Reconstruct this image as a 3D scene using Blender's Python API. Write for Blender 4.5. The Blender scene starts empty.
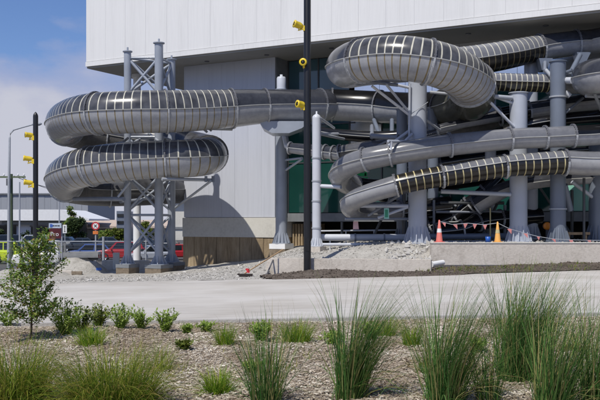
import bpy, math, random
from mathutils import Vector, Matrix, noise
random.seed(7)
SC = bpy.context.scene
COL = SC.collection
PI = math.pi
F = 870.0            # focal length in photo pixels (600 px wide frame)
EYE = 1.7
HOR = 222.0          # horizon row of the photo

def P(px, py, d):
    return Vector(((px-300)/F*d, d, EYE+(HOR-py)/F*d))
def ss(a, b, x):
    t = max(0., min(1., (x-a)/(b-a)))
    return t*t*(3-2*t)
def nz(x, y, s=1., k=0.):
    return noise.noise(Vector((x*s+k, y*s-k, k*1.7)))

# ------------------------------------------------------------------ materials
def new_mat(name):
    m = bpy.data.materials.new(name); m.use_nodes = True
    nt = m.node_tree
    return m, nt, nt.nodes['Principled BSDF']
def ramp_node(nt, cols, pos=None):
    r = nt.nodes.new('ShaderNodeValToRGB')
    el = r.color_ramp.elements
    n = len(cols)
    while len(el) < n: el.new(.5)
    for i, c in enumerate(cols):
        el[i].position = pos[i] if pos else i/(n-1)
        el[i].color = (*c, 1)
    return r
def mat(name, col, rough=.6, metal=0., var=.12, scale=3., bump=0., bscale=40., spec=.5, coat=0., detail=5):
    m, nt, b = new_mat(name)
    tc = nt.nodes.new('ShaderNodeTexCoord')
    n = nt.nodes.new('ShaderNodeTexNoise'); n.inputs['Scale'].default_value = scale; n.inputs['Detail'].default_value = detail
    nt.links.new(tc.outputs['Object'], n.inputs['Vector'])
    lo = tuple(c*(1-var) for c in col); hi = tuple(min(1, c*(1+var)) for c in col)
    r = ramp_node(nt, [lo, hi], [.3, .7])
    nt.links.new(n.outputs['Fac'], r.inputs['Fac'])
    nt.links.new(r.outputs['Color'], b.inputs['Base Color'])
    b.inputs['Roughness'].default_value = rough
    b.inputs['Metallic'].default_value = metal
    b.inputs['Specular IOR Level'].default_value = spec
    b.inputs['Coat Weight'].default_value = coat
    b.inputs['Coat Roughness'].default_value = .08
    if bump:
        n2 = nt.nodes.new('ShaderNodeTexNoise'); n2.inputs['Scale'].default_value = bscale; n2.inputs['Detail'].default_value = 6
        nt.links.new(tc.outputs['Object'], n2.inputs['Vector'])
        bp = nt.nodes.new('ShaderNodeBump'); bp.inputs['Strength'].default_value = bump; bp.inputs['Distance'].default_value = .05
        nt.links.new(n2.outputs['Fac'], bp.inputs['Height']); nt.links.new(bp.outputs['Normal'], b.inputs['Normal'])
    return m
def island_mat(name, cols, rough=.7, spec=.3, trans=0.):
    """colour picked per mesh island (blade, leaf, chip)"""
    m, nt, b = new_mat(name)
    g = nt.nodes.new('ShaderNodeNewGeometry')
    r = ramp_node(nt, cols)
    nt.links.new(g.outputs['Random Per Island'], r.inputs['Fac'])
    nt.links.new(r.outputs['Color'], b.inputs['Base Color'])
    b.inputs['Roughness'].default_value = rough
    b.inputs['Specular IOR Level'].default_value = spec
    if trans:
        tr = nt.nodes.new('ShaderNodeBsdfTranslucent'); mx = nt.nodes.new('ShaderNodeMixShader'); mx.inputs['Fac'].default_value = trans
        nt.links.new(r.outputs['Color'], tr.inputs['Color'])
        out = nt.nodes['Material Output']
        nt.links.new(b.outputs[0], mx.inputs[1]); nt.links.new(tr.outputs[0], mx.inputs[2]); nt.links.new(mx.outputs[0], out.inputs['Surface'])
    return m
def layered_mat(name, cols, scales, rough=.9, bump=.4, bscale=30, stretch=(1,1,1), pos=None, bdist=.04):
    """two noises mixed into a ramp"""
    m, nt, b = new_mat(name)
    tc = nt.nodes.new('ShaderNodeTexCoord'); mp = nt.nodes.new('ShaderNodeMapping'); mp.inputs['Scale'].default_value = stretch
    nt.links.new(tc.outputs['Object'], mp.inputs['Vector'])
    ns = []
    for s in scales:
        n = nt.nodes.new('ShaderNodeTexNoise'); n.inputs['Scale'].default_value = s; n.inputs['Detail'].default_value = 8; n.inputs['Roughness'].default_value = .65
        nt.links.new(mp.outputs['Vector'], n.inputs['Vector']); ns.append(n)
    mx = nt.nodes.new('ShaderNodeMath'); mx.operation = 'ADD'
    nt.links.new(ns[0].outputs['Fac'], mx.inputs[0]); nt.links.new(ns[1].outputs['Fac'], mx.inputs[1])
    mul = nt.nodes.new('ShaderNodeMath'); mul.operation = 'MULTIPLY'; mul.inputs[1].default_value = .5
    nt.links.new(mx.outputs[0], mul.inputs[0])
    r = ramp_node(nt, cols, pos or [.3+.4*i/(len(cols)-1) for i in range(len(cols))])
    nt.links.new(mul.outputs[0], r.inputs['Fac']); nt.links.new(r.outputs['Color'], b.inputs['Base Color'])
    b.inputs['Roughness'].default_value = rough; b.inputs['Specular IOR Level'].default_value = .25
    n2 = nt.nodes.new('ShaderNodeTexNoise'); n2.inputs['Scale'].default_value = bscale; n2.inputs['Detail'].default_value = 8
    nt.links.new(tc.outputs['Object'], n2.inputs['Vector'])
    bp = nt.nodes.new('ShaderNodeBump'); bp.inputs['Strength'].default_value = bump; bp.inputs['Distance'].default_value = bdist
    nt.links.new(n2.outputs['Fac'], bp.inputs['Height']); nt.links.new(bp.outputs['Normal'], b.inputs['Normal'])
    return m

M = {}
M['cladding'] = layered_mat('white cladding', [(.66,.655,.635),(.75,.745,.725),(.79,.785,.765)], (.5, 7), rough=.45, bump=.05, bscale=2, stretch=(3,3,.12))
M['wing'] = layered_mat('pale grey cladding', [(.49,.51,.56),(.555,.575,.63),(.585,.605,.66)], (.4, 5), rough=.5, bump=.05, bscale=2, stretch=(3,3,.12))
M['soffit'] = mat('soffit lining', (.34,.33,.30), .7, var=.08, scale=.6)
M['trim'] = mat('dark trim', (.10,.10,.11), .5)
M['plinth'] = layered_mat('pale concrete band', [(.50,.48,.43),(.62,.60,.54),(.68,.66,.60)], (.8, 9), bump=.1)
M['brownconc'] = layered_mat('stained brown boards', [(.15,.105,.06),(.33,.25,.155),(.47,.38,.25)], (.5, 5), bump=.3, bscale=14, stretch=(2.5,2.5,.35))
M['glass'] = None
def glass_mat(name, col, rough=.06, spec=.5):
    m = mat(name, col, rough, var=.25, scale=.35, spec=spec, detail=2); return m
M['glass'] = glass_mat('green tinted glazing', (.012,.062,.052))
M['glasssky'] = glass_mat('sky reflection tone glazing', (.05,.105,.13), .05, .8)  # sky reflection put into the base colour of the upper panes
M['glassmint'] = glass_mat('pale mint glazing', (.25,.52,.42), .2)
M['mull'] = mat('dark mullion', (.06,.065,.07), .4)
M['dark'] = mat('undercroft shade lining', (.025,.025,.026), .9, var=.3)  # near-black colour carries the shade of the undercroft recess
M['greywall'] = mat('grey sill concrete', (.20,.21,.22), .8)
M['steel'] = mat('blue grey painted steel', (.42,.45,.51), .38, var=.08, scale=1.2, coat=.15)
M['steelmid'] = mat('shade toned blue grey steel', (.32,.35,.40), .4, var=.1, scale=1.5, coat=.15)  # steel darkened for shade on tower and corner column; also tones the saddle
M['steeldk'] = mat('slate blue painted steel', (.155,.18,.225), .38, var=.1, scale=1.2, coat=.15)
M['steellt'] = mat('pale painted steel', (.55,.57,.61), .38, var=.06, scale=1.2, coat=.15)
M['galv'] = layered_mat('galvanised steel', [(.30,.32,.35),(.42,.44,.47)], (3, 20), rough=.42, bump=.03)
M['galvdk'] = mat('dull bracket steel', (.20,.22,.26), .5)
M['white'] = mat('white paint', (.78,.78,.77), .5, var=.05)
M['tubelo'] = layered_mat('grey fibreglass', [(.25,.255,.265),(.345,.35,.365),(.42,.425,.44)], (.5, 6), rough=.2, bump=.03, bscale=3)
M['tubelo2'] = layered_mat('weathered grey fibreglass', [(.235,.235,.245),(.315,.317,.325),(.38,.38,.38)], (.6, 5), rough=.26, bump=.03, bscale=3)
M['tubeup'] = mat('smoky dark canopy', (.068,.069,.075), .2, var=.5, scale=2.2, spec=.4)
M['tubeupg'] = layered_mat('slate canopy', [(.022,.023,.028),(.042,.044,.052),(.06,.062,.07)], (.6, 5), rough=.17, bump=.02, bscale=3)
M['tubeupl'] = layered_mat('mid grey canopy', [(.10,.102,.11),(.15,.153,.165),(.18,.183,.195)], (.6, 6), rough=.22, bump=.02, bscale=3)
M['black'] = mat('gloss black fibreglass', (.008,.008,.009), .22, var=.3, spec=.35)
M['tubeblk'] = mat('dark brown black fibreglass', (.018,.016,.014), .25, var=.3)
for k in ('tubelo','tubelo2','tubeupl'):
    M[k].node_tree.nodes['Principled BSDF'].inputs['Coat Weight'].default_value = .25; M[k].node_tree.nodes['Principled BSDF'].inputs['Coat Roughness'].default_value = .1
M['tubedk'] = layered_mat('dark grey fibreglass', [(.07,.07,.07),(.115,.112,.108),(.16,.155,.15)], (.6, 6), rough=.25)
M['bandmetal'] = mat('satin pale metal panel', (.90,.90,.90), .22, metal=.92, var=.04, scale=.5)
M['olive'] = layered_mat('olive translucent canopy', [(.075,.075,.06),(.12,.12,.10)], (1, 6), rough=.2, bump=.02)
M['cream'] = mat('cream stripe', (.50,.48,.39), .35, var=.1, scale=6)
M['gold'] = mat('ochre stripe', (.20,.155,.075), .35, var=.2, scale=6)
M['goldlt'] = mat('straw stripe', (.50,.43,.22), .35, var=.2, scale=6)
M['flangelt'] = mat('pale flange', (.42,.43,.44), .35)
M['rail'] = mat('pale joint line', (.40,.40,.38), .4)
M['polblk'] = mat('black lamp pole paint', (.008,.008,.009), .4)
M['yellow'] = mat('yellow lamp housing', (.72,.53,.03), .4, var=.08)
M['lens'] = mat('dark lens', (.02,.025,.03), .1)
M['concrete'] = layered_mat('block concrete', [(.36,.32,.27),(.56,.51,.445),(.64,.59,.52)], (1.2, 12), bump=.22, bscale=18)
M['footing'] = layered_mat('brown stained concrete', [(.10,.075,.05),(.22,.175,.125),(.30,.25,.19)], (1.5, 9), bump=.3, bscale=20)
M['plaza'] = layered_mat('brushed pavement concrete', [(.385,.36,.325),(.50,.475,.435),(.58,.555,.515)], (.22, 3.2), rough=.85, bump=.12, bscale=60, stretch=(.35,1.6,1), bdist=.01)
M['kerb'] = layered_mat('kerb concrete', [(.32,.30,.27),(.46,.44,.41)], (2, 14), bump=.3)
M['soil'] = layered_mat('dark soil', [(.045,.034,.026),(.11,.088,.07),(.20,.17,.14)], (3, 16), bump=.9, bscale=18)
M['gravel'] = layered_mat('crushed gravel', [(.22,.205,.18),(.40,.38,.34),(.56,.535,.49)], (5, 30), bump=.9, bscale=24)
M['mulch'] = layered_mat('woodchip base', [(.15,.115,.08),(.34,.275,.205),(.48,.41,.33)], (6, 45), bump=1., bscale=40)
M['asphalt'] = layered_mat('car park asphalt', [(.05,.05,.05),(.09,.088,.083),(.16,.15,.14)], (.1, 8), bump=.3)
M['chip'] = island_mat('woodchips', [(.14,.11,.08),(.36,.305,.24),(.50,.445,.37),(.61,.56,.48),(.74,.71,.65),(.27,.22,.17)], .85)
def patchy(m, scale, lo, hi):
    nt = m.node_tree; b = nt.nodes['Principled BSDF']; src = b.inputs['Base Color'].links[0].from_socket
    tc = nt.nodes.new('ShaderNodeTexCoord'); n = nt.nodes.new('ShaderNodeTexNoise'); n.inputs['Scale'].default_value = scale; n.inputs['Detail'].default_value = 4
    nt.links.new(tc.outputs['Object'], n.inputs['Vector']); rr = ramp_node(nt, [lo, hi], [.38, .62]); nt.links.new(n.outputs['Fac'], rr.inputs['Fac'])
    mx = nt.nodes.new('ShaderNodeMixRGB'); mx.blend_type = 'MULTIPLY'; mx.inputs['Fac'].default_value = 1
    nt.links.new(src, mx.inputs['Color1']); nt.links.new(rr.outputs['Color'], mx.inputs['Color2']); nt.links.new(mx.outputs['Color'], b.inputs['Base Color'])
patchy(M['chip'], 1.1, (.62,.54,.44), (1.1,1.07,1.0))
patchy(M['plaza'], .5, (.90,.885,.86), (1.03,1.03,1.03))
M['stone'] = island_mat('loose stones', [(.24,.225,.20),(.42,.40,.36),(.60,.575,.53)], .9)
M['rubble'] = mat('broken white concrete', (.52,.50,.46), .9, var=.15, bump=.6)
M['rush'] = island_mat('rush blades', [(.03,.095,.018),(.075,.185,.042),(.13,.27,.075),(.22,.32,.09),(.05,.14,.03),(.45,.37,.16),(.08,.20,.045)], .7, .12, .35)
M['sedge'] = island_mat('sedge blades', [(.05,.11,.01),(.11,.20,.018),(.21,.29,.03),(.36,.34,.055),(.07,.155,.014),(.50,.38,.12)], .65, .15, .35)
M['sedgegr'] = island_mat('bright sedge blades', [(.07,.17,.012),(.16,.31,.024),(.28,.41,.04),(.42,.43,.07),(.11,.25,.018)], .65, .15, .4)
M['leaf'] = island_mat('shrub leaves', [(.085,.17,.026),(.15,.27,.045),(.22,.34,.07),(.31,.36,.09),(.32,.22,.07)], .6, .25, .45)
M['leafgr'] = island_mat('green herb leaves', [(.20,.30,.045),(.31,.43,.085),(.44,.54,.17)], .75, .08, .5)
M['leaffar'] = island_mat('hedge leaves', [(.02,.04,.012),(.04,.07,.02),(.075,.10,.03)], .6, .3, .2)
M['leafyel'] = island_mat('yellow green leaves', [(.08,.12,.02),(.14,.18,.03),(.20,.22,.04)], .6, .3, .2)
M['bark'] = mat('bark', (.085,.06,.04), .9, var=.3, scale=12, bump=.4)
M['utility'] = layered_mat('weathered green timber', [(.10,.13,.07),(.17,.21,.13)], (2, 8), stretch=(4,4,.4), bump=.2)
M['tyre'] = mat('tyre rubber', (.015,.015,.016), .8)
M['rim'] = mat('wheel alloy', (.35,.35,.36), .3, .8)
M['carglass'] = mat('car glass', (.012,.015,.018), .05)
M['paintw'] = mat('white car paint', (.72,.72,.71), .25, var=.03, coat=.5)
M['paintred'] = mat('red car paint', (.36,.015,.02), .25, var=.05, coat=.5)
M['paintblue'] = mat('blue car paint', (.05,.10,.30), .25, var=.05, coat=.5)
M['paintlime'] = mat('lime car paint', (.50,.62,.02), .3, var=.05, coat=.5)
M['paintdk'] = mat('dark car paint', (.03,.04,.055), .25, var=.05, coat=.5)
M['paintsil'] = mat('silver car paint', (.38,.40,.43), .25, var=.05, coat=.5)
M['headl'] = mat('headlamp', (.08,.08,.09), .08)
M['taill'] = mat('tail lamp', (.45,.02,.02), .2)
M['amber'] = mat('amber plastic', (.75,.25,.03), .3)
M['traygrey'] = mat('tray alloy', (.36,.36,.35), .45, .3)
M['signred'] = mat('sign red', (.55,.03,.04), .45)
M['signorange'] = mat('sign orange', (.75,.22,.05), .5)
M['signdark'] = mat('sign maroon', (.09,.012,.016), .5)
M['signblue'] = mat('sign blue', (.05,.12,.42), .5)
M['signpale'] = mat('sign pale', (.52,.58,.66), .5)
M['ink'] = mat('black lettering', (.015,.015,.016), .6)
M['wh'] = layered_mat('warehouse sheet', [(.27,.285,.31),(.34,.355,.38)], (.03, 1.2), rough=.6, bump=.05, stretch=(1,1,.1))
M['beige'] = mat('beige roof', (.50,.40,.32), .8)
M['conered'] = mat('red cone plastic', (.70,.19,.15), .5, var=.1)
M['coneyel'] = mat('amber cone plastic', (.78,.40,.10), .5, var=.1)
M['tape'] = mat('pink red flag', (.66,.25,.23), .6, var=.15)
M['blueplastic'] = mat('blue plastic', (.02,.10,.42), .4)
M['wood'] = mat('pale timber', (.42,.28,.15), .7, var=.2, scale=8)
M['bristle'] = mat('dark bristle', (.03,.022,.02), .9)
M['pinkrag'] = mat('faded pink cloth', (.62,.40,.40), .8)

# ------------------------------------------------------------------ mesh builder
class MB:
    def __init__(s): s.v = []; s.f = []; s.m = []; s.sm = []
    def add(s, vs, fs, mi=0, smooth=False):
        o = len(s.v); s.v.extend(vs)
        for f in fs:
            s.f.append([i+o for i in f]); s.m.append(mi); s.sm.append(smooth)
    def box(s, c, size, rot=None, mi=0):
        hx, hy, hz = (k/2 for k in size)
        vs = [Vector((x, y, z)) for z in (-hz, hz) for y in (-hy, hy) for x in (-hx, hx)]
        if rot is not None:
            vs = [rot @ v for v in vs]
        c = Vector(c); vs = [v+c for v in vs]
        s.add(vs, [(0,2,3,1),(4,5,7,6),(0,1,5,4),(2,6,7,3),(0,4,6,2),(1,3,7,5)], mi)
    def hexa(s, b4, t4, mi=0):
        s.add([Vector(v) for v in b4]+[Vector(v) for v in t4], [(3,2,1,0),(4,5,6,7),(0,1,5,4),(1,2,6,5),(2,3,7,6),(3,0,4,7)], mi)
    def cyl(s, a, b, r0, r1=None, n=14, caps=True, mi=0):
        a = Vector(a); b = Vector(b); r1 = r0 if r1 is None else r1
        t = (b-a).normalized(); ref = Vector((0,0,1)) if abs(t.z) < .95 else Vector((1,0,0))
        x = t.cross(ref).normalized(); y = x.cross(t)
        o = len(s.v); A = []; B = []
        for i in range(n):
            w = 2*PI*i/n; d = x*math.cos(w)+y*math.sin(w)
            A.append(a+d*r0); B.append(b+d*r1)
        s.add(A+B, [(i, i+n, (i+1) % n+n, (i+1) % n) for i in range(n)], mi, True)
        if caps:
            s.add(list(A), [tuple(range(n))], mi); s.add(list(B), [tuple(reversed(range(n)))], mi)
    def lathe(s, a, axis, prof, n=16, mi=0):
        """prof: list of (dist along axis, radius)"""
        a = Vector(a); t = Vector(axis).normalized(); ref = Vector((0,0,1)) if abs(t.z) < .95 else Vector((1,0,0))
        x = t.cross(ref).normalized(); y = x.cross(t); vs = []
        for h, r in prof:
            for i in range(n):
                w = 2*PI*i/n; vs.append(a+t*h+(x*math.cos(w)+y*math.sin(w))*max(r, 1e-4))
        fs = [(k*n+i, (k+1)*n+i, (k+1)*n+(i+1) % n, k*n+(i+1) % n) for k in range(len(prof)-1) for i in range(n)]
        s.add(vs, fs, mi, True)
    def pipe(s, pts, r, n=8, mi=0):
        pts = [Vector(p) for p in pts]; vs = []
        for i, p in enumerate(pts):
            t = (pts[min(i+1, len(pts)-1)]-pts[max(i-1, 0)]).normalized(); ref = Vector((0,0,1)) if abs(t.z) < .95 else Vector((1,0,0))
            x = t.cross(ref).normalized(); y = x.cross(t); rr = r[i] if isinstance(r, (list, tuple)) else r
            for k in range(n):
                w = 2*PI*k/n; vs.append(p+(x*math.cos(w)+y*math.sin(w))*rr)
        L = len(pts)
        fs = [(i*n+k, (i+1)*n+k, (i+1)*n+(k+1) % n, i*n+(k+1) % n) for i in range(L-1) for k in range(n)]
        s.add(vs, fs, mi, True)
        s.add(vs[:n], [tuple(range(n))], mi); s.add(vs[-n:], [tuple(reversed(range(n)))], mi)
    def prism(s, poly, off, mi=0):
        """poly: list of 3D points, off: extrusion vector"""
        n = len(poly); A = [Vector(p) for p in poly]; B = [p+Vector(off) for p in A]
        s.add(A+B, [tuple(reversed(range(n))), tuple(range(n, 2*n))]+[(i, (i+1) % n, (i+1) % n+n, i+n) for i in range(n)], mi)

ROOT = {}
def tag(o, label=None, cat=None, group=None, kind=None):
    if label: o['label'] = label
    if cat: o['category'] = cat
    if group: o['group'] = group
    if kind: o['kind'] = kind
    return o
def thing(name, label, cat, loc=(0,0,0), group=None):
    o = bpy.data.objects.new(name, None); COL.objects.link(o); o.location = loc; o.empty_display_size = .2
    ROOT[o.name] = Vector(loc)
    return tag(o, label, cat, group)
def build(name, mb, mats, parent=None, origin=None, fixn=True):
    """link an MB (vertices in world space) as ONE mesh object"""
    if not isinstance(mats, (list, tuple)): mats = [mats]
    org = ROOT[parent.name] if parent else Vector(origin) if origin is not None else Vector((0,0,0))
    me = bpy.data.meshes.new(name)
    me.from_pydata([v-org for v in mb.v], [], mb.f)
    for m in mats: me.materials.append(m)
    me.polygons.foreach_set('material_index', mb.m); me.polygons.foreach_set('use_smooth', mb.sm)
    me.update()
    if fixn and len(mb.f) < 20000:
        import bmesh
        bm = bmesh.new(); bm.from_mesh(me); bmesh.ops.recalc_face_normals(bm, faces=bm.faces); bm.to_mesh(me); bm.free()
    o = bpy.data.objects.new(name, me); COL.objects.link(o)
    if parent: o.parent = parent
    else: o.location = org
    ROOT[o.name] = org
    return o
def copy_tree(o, parent=None):
    c = o.copy(); COL.objects.link(c); c.parent = parent
    for ch in list(o.children): copy_tree(ch, c)
    return c

# ------------------------------------------------------------------ ground
def zplane(x): return .018*(max(-14., min(14., x))+4)
def H(x, y):
    w = max(1-ss(-3., 1.2, x), ss(46, 60, y))
    z = zplane(x) - w*(.42*ss(25.2, 33, y)) - w*(1.5*ss(38, 70, y)+zplane(x)*ss(26, 60, y))
    z += .9*ss(86, 112, y)
    return z
def Hp(x, y):
    """made-up gravel platform behind the low walls"""
    base = H(x, y)
    if x < 4.4: hi = .46+(.16+.34*ss(.2, 3.2, x))*ss(28.35, 29.5, y)
    else: hi = .99
    k = ss(-1.7, .1, x)
    b = base+.32*ss(-6.5, -2, x)*ss(25.8, 32, y)
    z = b*(1-k)+hi*k if y > 27.6 else b
    if x < -.9 and y < 28.6:
        z = b+(hi*.8-b)*k*ss(26.2, 28.6, y)
    return z+.05*nz(x, y, .9, 3)+.03*nz(x, y, 2.6, 9)
def grid(name, xs, ys, hf, m, kind='structure', dz=0., mask=None):
    mb = MB(); nx = len(xs)
    vs = [Vector((x, y, hf(x, y)+dz)) for y in ys for x in xs]
    fs = []
    for j in range(len(ys)-1):
        for i in range(nx-1):
            if mask and not mask((xs[i]+xs[i+1])/2, (ys[j]+ys[j+1])/2): continue
            fs.append((j*nx+i, j*nx+i+1, (j+1)*nx+i+1, (j+1)*nx+i))
    mb.add(vs, fs, 0, True)
    o = build(name, mb, m, fixn=False)
    if kind: o['kind'] = kind
    return o
def fr(a, b, n): return [a+(b-a)*i/n for i in range(n+1)]
def ground_px(px, py):
    d = 12.
    for _ in range(60):
        d = F*(EYE-H((px-300)/F*d, d))/(py-HOR)
    return Vector(((px-300)/F*d, d, H((px-300)/F*d, d)))

gx = [-900,-400,-200,-120,-80]+fr(-60, 60, 80)+[80,120,200,400,900]
gy = [-300,-80,-20,-5]+fr(0, 130, 110)+[160,220,350,600,1200,2500]
grid('ground', gx, gy, lambda x, y: H(x, y)-.03-(.02 if y < 28 else 0), M['asphalt'])
far_edge = lambda x: 24.6+.075*(x+6)+.10*max(0, min(6, x-3.5))
KY = 14.55
# plaza: rows follow its own skewed far edge
mb = MB(); xs = fr(-22, 22, 66); nr = 26
vs = []
for j in range(nr+1):
    for x in xs:
        y = KY+.002+(far_edge(x)-KY)*j/nr
        vs.append(Vector((x, y, H(x, y)+.012+.004*nz(x, y, .5))))
nx = len(xs)
mb.add(vs, [(j*nx+i, j*nx+i+1, (j+1)*nx+i+1, (j+1)*nx+i) for j in range(nr) for i in range(nx-1)], 0, True)
build('pavement', mb, M['plaza'], fixn=False)['kind'] = 'structure'
# kerb along the planting bed
mb = MB()
for i in range(44):
    x0 = -22+i; x1 = x0+.995
    z0, z1 = H(x0, KY), H(x1, KY)
    mb.hexa([(x0, KY-.15, z0-.2),(x1, KY-.15, z1-.2),(x1, KY, z1-.2),(x0, KY, z0-.2)], [(x0, KY-.15, z0+.03),(x1, KY-.15, z1+.03),(x1, KY, z1+.03),(x0, KY, z0+.03)])
build('kerb', mb, M['kerb'])['kind'] = 'structure'
def Hb(x, y): return H(x, y)+.035*nz(x, y, 1.3, 5)+.015*nz(x, y, 5, 2)-.03*ss(13.8, 14.4, y)
grid('mulch_bed', fr(-14, 14, 140), fr(1.5, KY-.15, 80), Hb, M['mulch'])
# gravel made ground (left apron + platform)
def gmask(x, y):
    if x < -.95: return y > far_edge(x)-.1
    if x < 4.3: return y > 28.35
    return y > 28.75
grid('gravel_platform', fr(-13, 20, 165), fr(24.2, 45, 110), lambda x, y: Hp(x, y), M['gravel'], mask=lambda x, y: gmask(x, y) and x > -12)
# soil strip between the pavement and the walls, heaped in front of the low wall
def Hs(x, y):
    e = far_edge(x)
    t = ss(e-.35, e+2.2, y)
    z = H(x, y)+.03-.05*ss(e+.8, e+2, y)*(1-ss(3.8, 4.6, x))+.05*t*ss(4, 5, x)+.06*t*ss(5, 10, x)
    m = math.exp(-((x-.7)/1.3)**2)*.15+math.exp(-((x-3.2)/1.2)**2)*.03
    z += m*ss(e-.5, e+.9, y)*(1-.35*ss(e+1.2, e+2.2, y))
    return z+.05*nz(x, y, 2.2, 1)*t+.04*nz(x, y, 5., 7)*ss(e-.3, e+.3, y)-.05*(1-ss(e-.6, e-.2, y))
def smask(x, y):
    e = far_edge(x)+.12*nz(x, 0, 1.4)
    lo = e-.45*ss(-1.2, -.4, x)*(1-ss(4.2, 5.2, x))-.05
    return x > -1.1+.3*nz(y, 3, 1.5) and y > lo and y < 28.7
grid('soil_bank', fr(-1.6, 16, 176), fr(24.2, 28.8, 60), Hs, M['soil'], mask=smask)

# ------------------------------------------------------------------ scattered ground cover
def chip(mb, c, L, W, T, rz, tilt, roll):
    rot = Matrix.Rotation(rz, 3, 'Z') @ Matrix.Rotation(tilt, 3, 'Y') @ Matrix.Rotation(roll, 3, 'X')
    mb.box(c, (L, W, T), rot)
mb = MB()
for i in range(68000):
    y = 7.2+(KY-.25-7.2)*random.random()**.85
    x = (random.uniform(-.40, .40) if random.random() < .78 else random.choice((-1,1))*random.uniform(.40, .72))*y
    L = random.uniform(.014, .055) if random.random() < .96 else random.uniform(.055, .12)
    chip(mb, (x, y, Hb(x, y)+random.uniform(.0, .022)), L, random.uniform(.006, .018), random.uniform(.003, .007), random.uniform(0, PI), random.gauss(0, .17), random.gauss(0, .22))
build('woodchip_mulch', mb, M['chip'], fixn=False)['kind'] = 'stuff'
OCT = [Vector((1,0,0)),Vector((-1,0,0)),Vector((0,1,0)),Vector((0,-1,0)),Vector((0,0,1)),Vector((0,0,-1))]
OF = [(0,2,4),(2,1,4),(1,3,4),(3,0,4),(2,0,5),(1,2,5),(3,1,5),(0,3,5)]
def rock(mb, c, r, mi=0):
    q = Matrix.Rotation(random.uniform(0, 6), 3, 'Z') @ Matrix.Rotation(random.uniform(0, 3), 3, 'X')
    s = Vector((random.uniform(.7,1.3), random.uniform(.7,1.2), random.uniform(.5,.9)))
    mb.add([Vector(c)+q @ Vector((v.x*s.x, v.y*s.y, v.z*s.z))*r*random.uniform(.8,1.15) for v in OCT], OF, mi)
mb = MB()
n = 0
while n < 9000:
    x = random.uniform(-9, 13); y = random.uniform(25, 35)
    if not gmask(x, y) or y < far_edge(x)+.1: continue
    r = random.uniform(.012, .035) if random.random() < .97 else random.uniform(.04, .08)
    rock(mb, (x, y, Hp(x, y)+r*.3), r); n += 1
build('gravel_stones', mb, M['stone'], fixn=False)['kind'] = 'stuff'
mb = MB()
n = 0
while n < 2600:
    x = random.uniform(-1.2, 11); y = random.uniform(24.3, 28.5)
    if not smask(x, y): continue
    r = random.uniform(.012, .032) if random.random() < .96 else random.uniform(.03, .06)
    rock(mb, (x, y, Hs(x, y)+r*.3), r); n += 1
build('soil_clods', mb, M['soil'], fixn=False)['kind'] = 'stuff'

# ------------------------------------------------------------------ plants
def blade(mb, base, az, lean, L, w, droop, segs=5, wave=0.):
    """narrow folded blade, three vertices across so it has depth"""
    d = Vector((math.cos(az), math.sin(az), 0)); side = Vector((-d.y, d.x, 0))
    p = Vector(base); ang = lean; vs = []; st = L/segs
    for k in range(segs+1):
        t = k/segs; ww = w*(1-t)**.7*(1 if k else .8)+.0006
        nrm = d*math.cos(ang)-Vector((0,0,1))*math.sin(ang)
        vs += [p-side*ww*.5, p+nrm*ww*.35, p+side*ww*.5]
        p = p+(d*math.sin(ang)+Vector((0,0,1))*math.cos(ang))*st
        ang += droop/segs*(1+t)
    fs = []
    for k in range(segs):
        a = k*3
        fs += [(a, a+1, a+4, a+3), (a+1, a+2, a+5, a+4)]
    mb.add(vs, fs, 0, True)
def clump(name, label, cat, group, base, n, R, L, lean, droop, w, m, bias=(0, 0)):
    mb = MB(); b = Vector(base)
    for i in range(n):
        r = R*math.sqrt(random.random()); a = random.uniform(0, 2*PI)
        p = b+Vector((r*math.cos(a), r*math.sin(a), -.02))
        az = a+random.gauss(0, .7)
        le = abs(random.gauss(0, 1))*lean*(.35+.65*r/R)
        dv = Vector((math.cos(az)*math.sin(le)+bias[0]*random.random(), math.sin(az)*math.sin(le)+bias[1]*random.random()))
        az = math.atan2(dv.y, dv.x); le = math.asin(min(.95, dv.length))
        bent = random.random() < .06
        blade(mb, p, az, le+(.5 if bent else 0), random.uniform(*L)*(1-.35*random.random()**2), w*random.uniform(.7, 1.25), droop*random.uniform(.1, 1.5)+(1.6 if bent else 0), 6)
    o = build(name, mb, m, origin=b, fixn=False)
    return tag(o, label, cat, group)
RG = 'tall rushes along the front of the bed'
SG = 'arching sedges in the bed'
def bp(px, py): return ground_px(px, py)
clump('rush_clump', 'tall dark green rush clump at the lower middle, leftmost of the rushes', 'rush', RG, bp(266, 402), 200, .14, (0.45, 1.0), .36, .3, .0095, M['rush'])
clump('rush_clump', 'tall rush clump leaning right, second from the left, below the concrete block wall', 'rush', RG, bp(350, 399), 430, .13, (0.69, 1.36), .19, .5, .0095, M['rush'], (.3, 0))
clump('rush_clump', 'wide tall rush clump below the red cone', 'rush', RG, bp(444, 404), 430, .16, (0.64, 1.33), .23, .45, .0095, M['rush'], (.26, 0))
clump('rush_clump', 'dense upright rush clump below the yellow cone, tallest against the pavement', 'rush', RG, bp(519, 378), 640, .24, (0.80, 1.42), .2, .42, .0095, M['rush'], (.24, 0))
clump('rush_clump', 'rush clump with lower blades in front of the dense one', 'rush', RG, bp(552, 412), 300, .15, (0.64, 1.24), .24, .36, .0095, M['rush'], (.24, 0))
clump('rush_clump', 'rush clump cut by the right edge of the photo', 'rush', RG, bp(599, 408), 330, .16, (0.64, 1.30), .24, .36, .0095, M['rush'], (.2, 0))
clump('rush_clump', 'loose low rush tuft between the two widest clumps', 'rush', RG, bp(487, 402), 110, .1, (0.37, 0.81), .3, .25, .0095, M['rush'])
clump('sedge_clump', 'olive sedge mound in the lower left corner', 'sedge', SG, bp(12, 402), 1300, .30, (.45, .86), .55, 1.35, .0065, M['sedge'])
clump('sedge_clump', 'widest olive sedge mound, beside the corner one', 'sedge', SG, bp(112, 406), 1700, .36, (.4, .84), .66, 1.3, .0065, M['sedge'])
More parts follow.
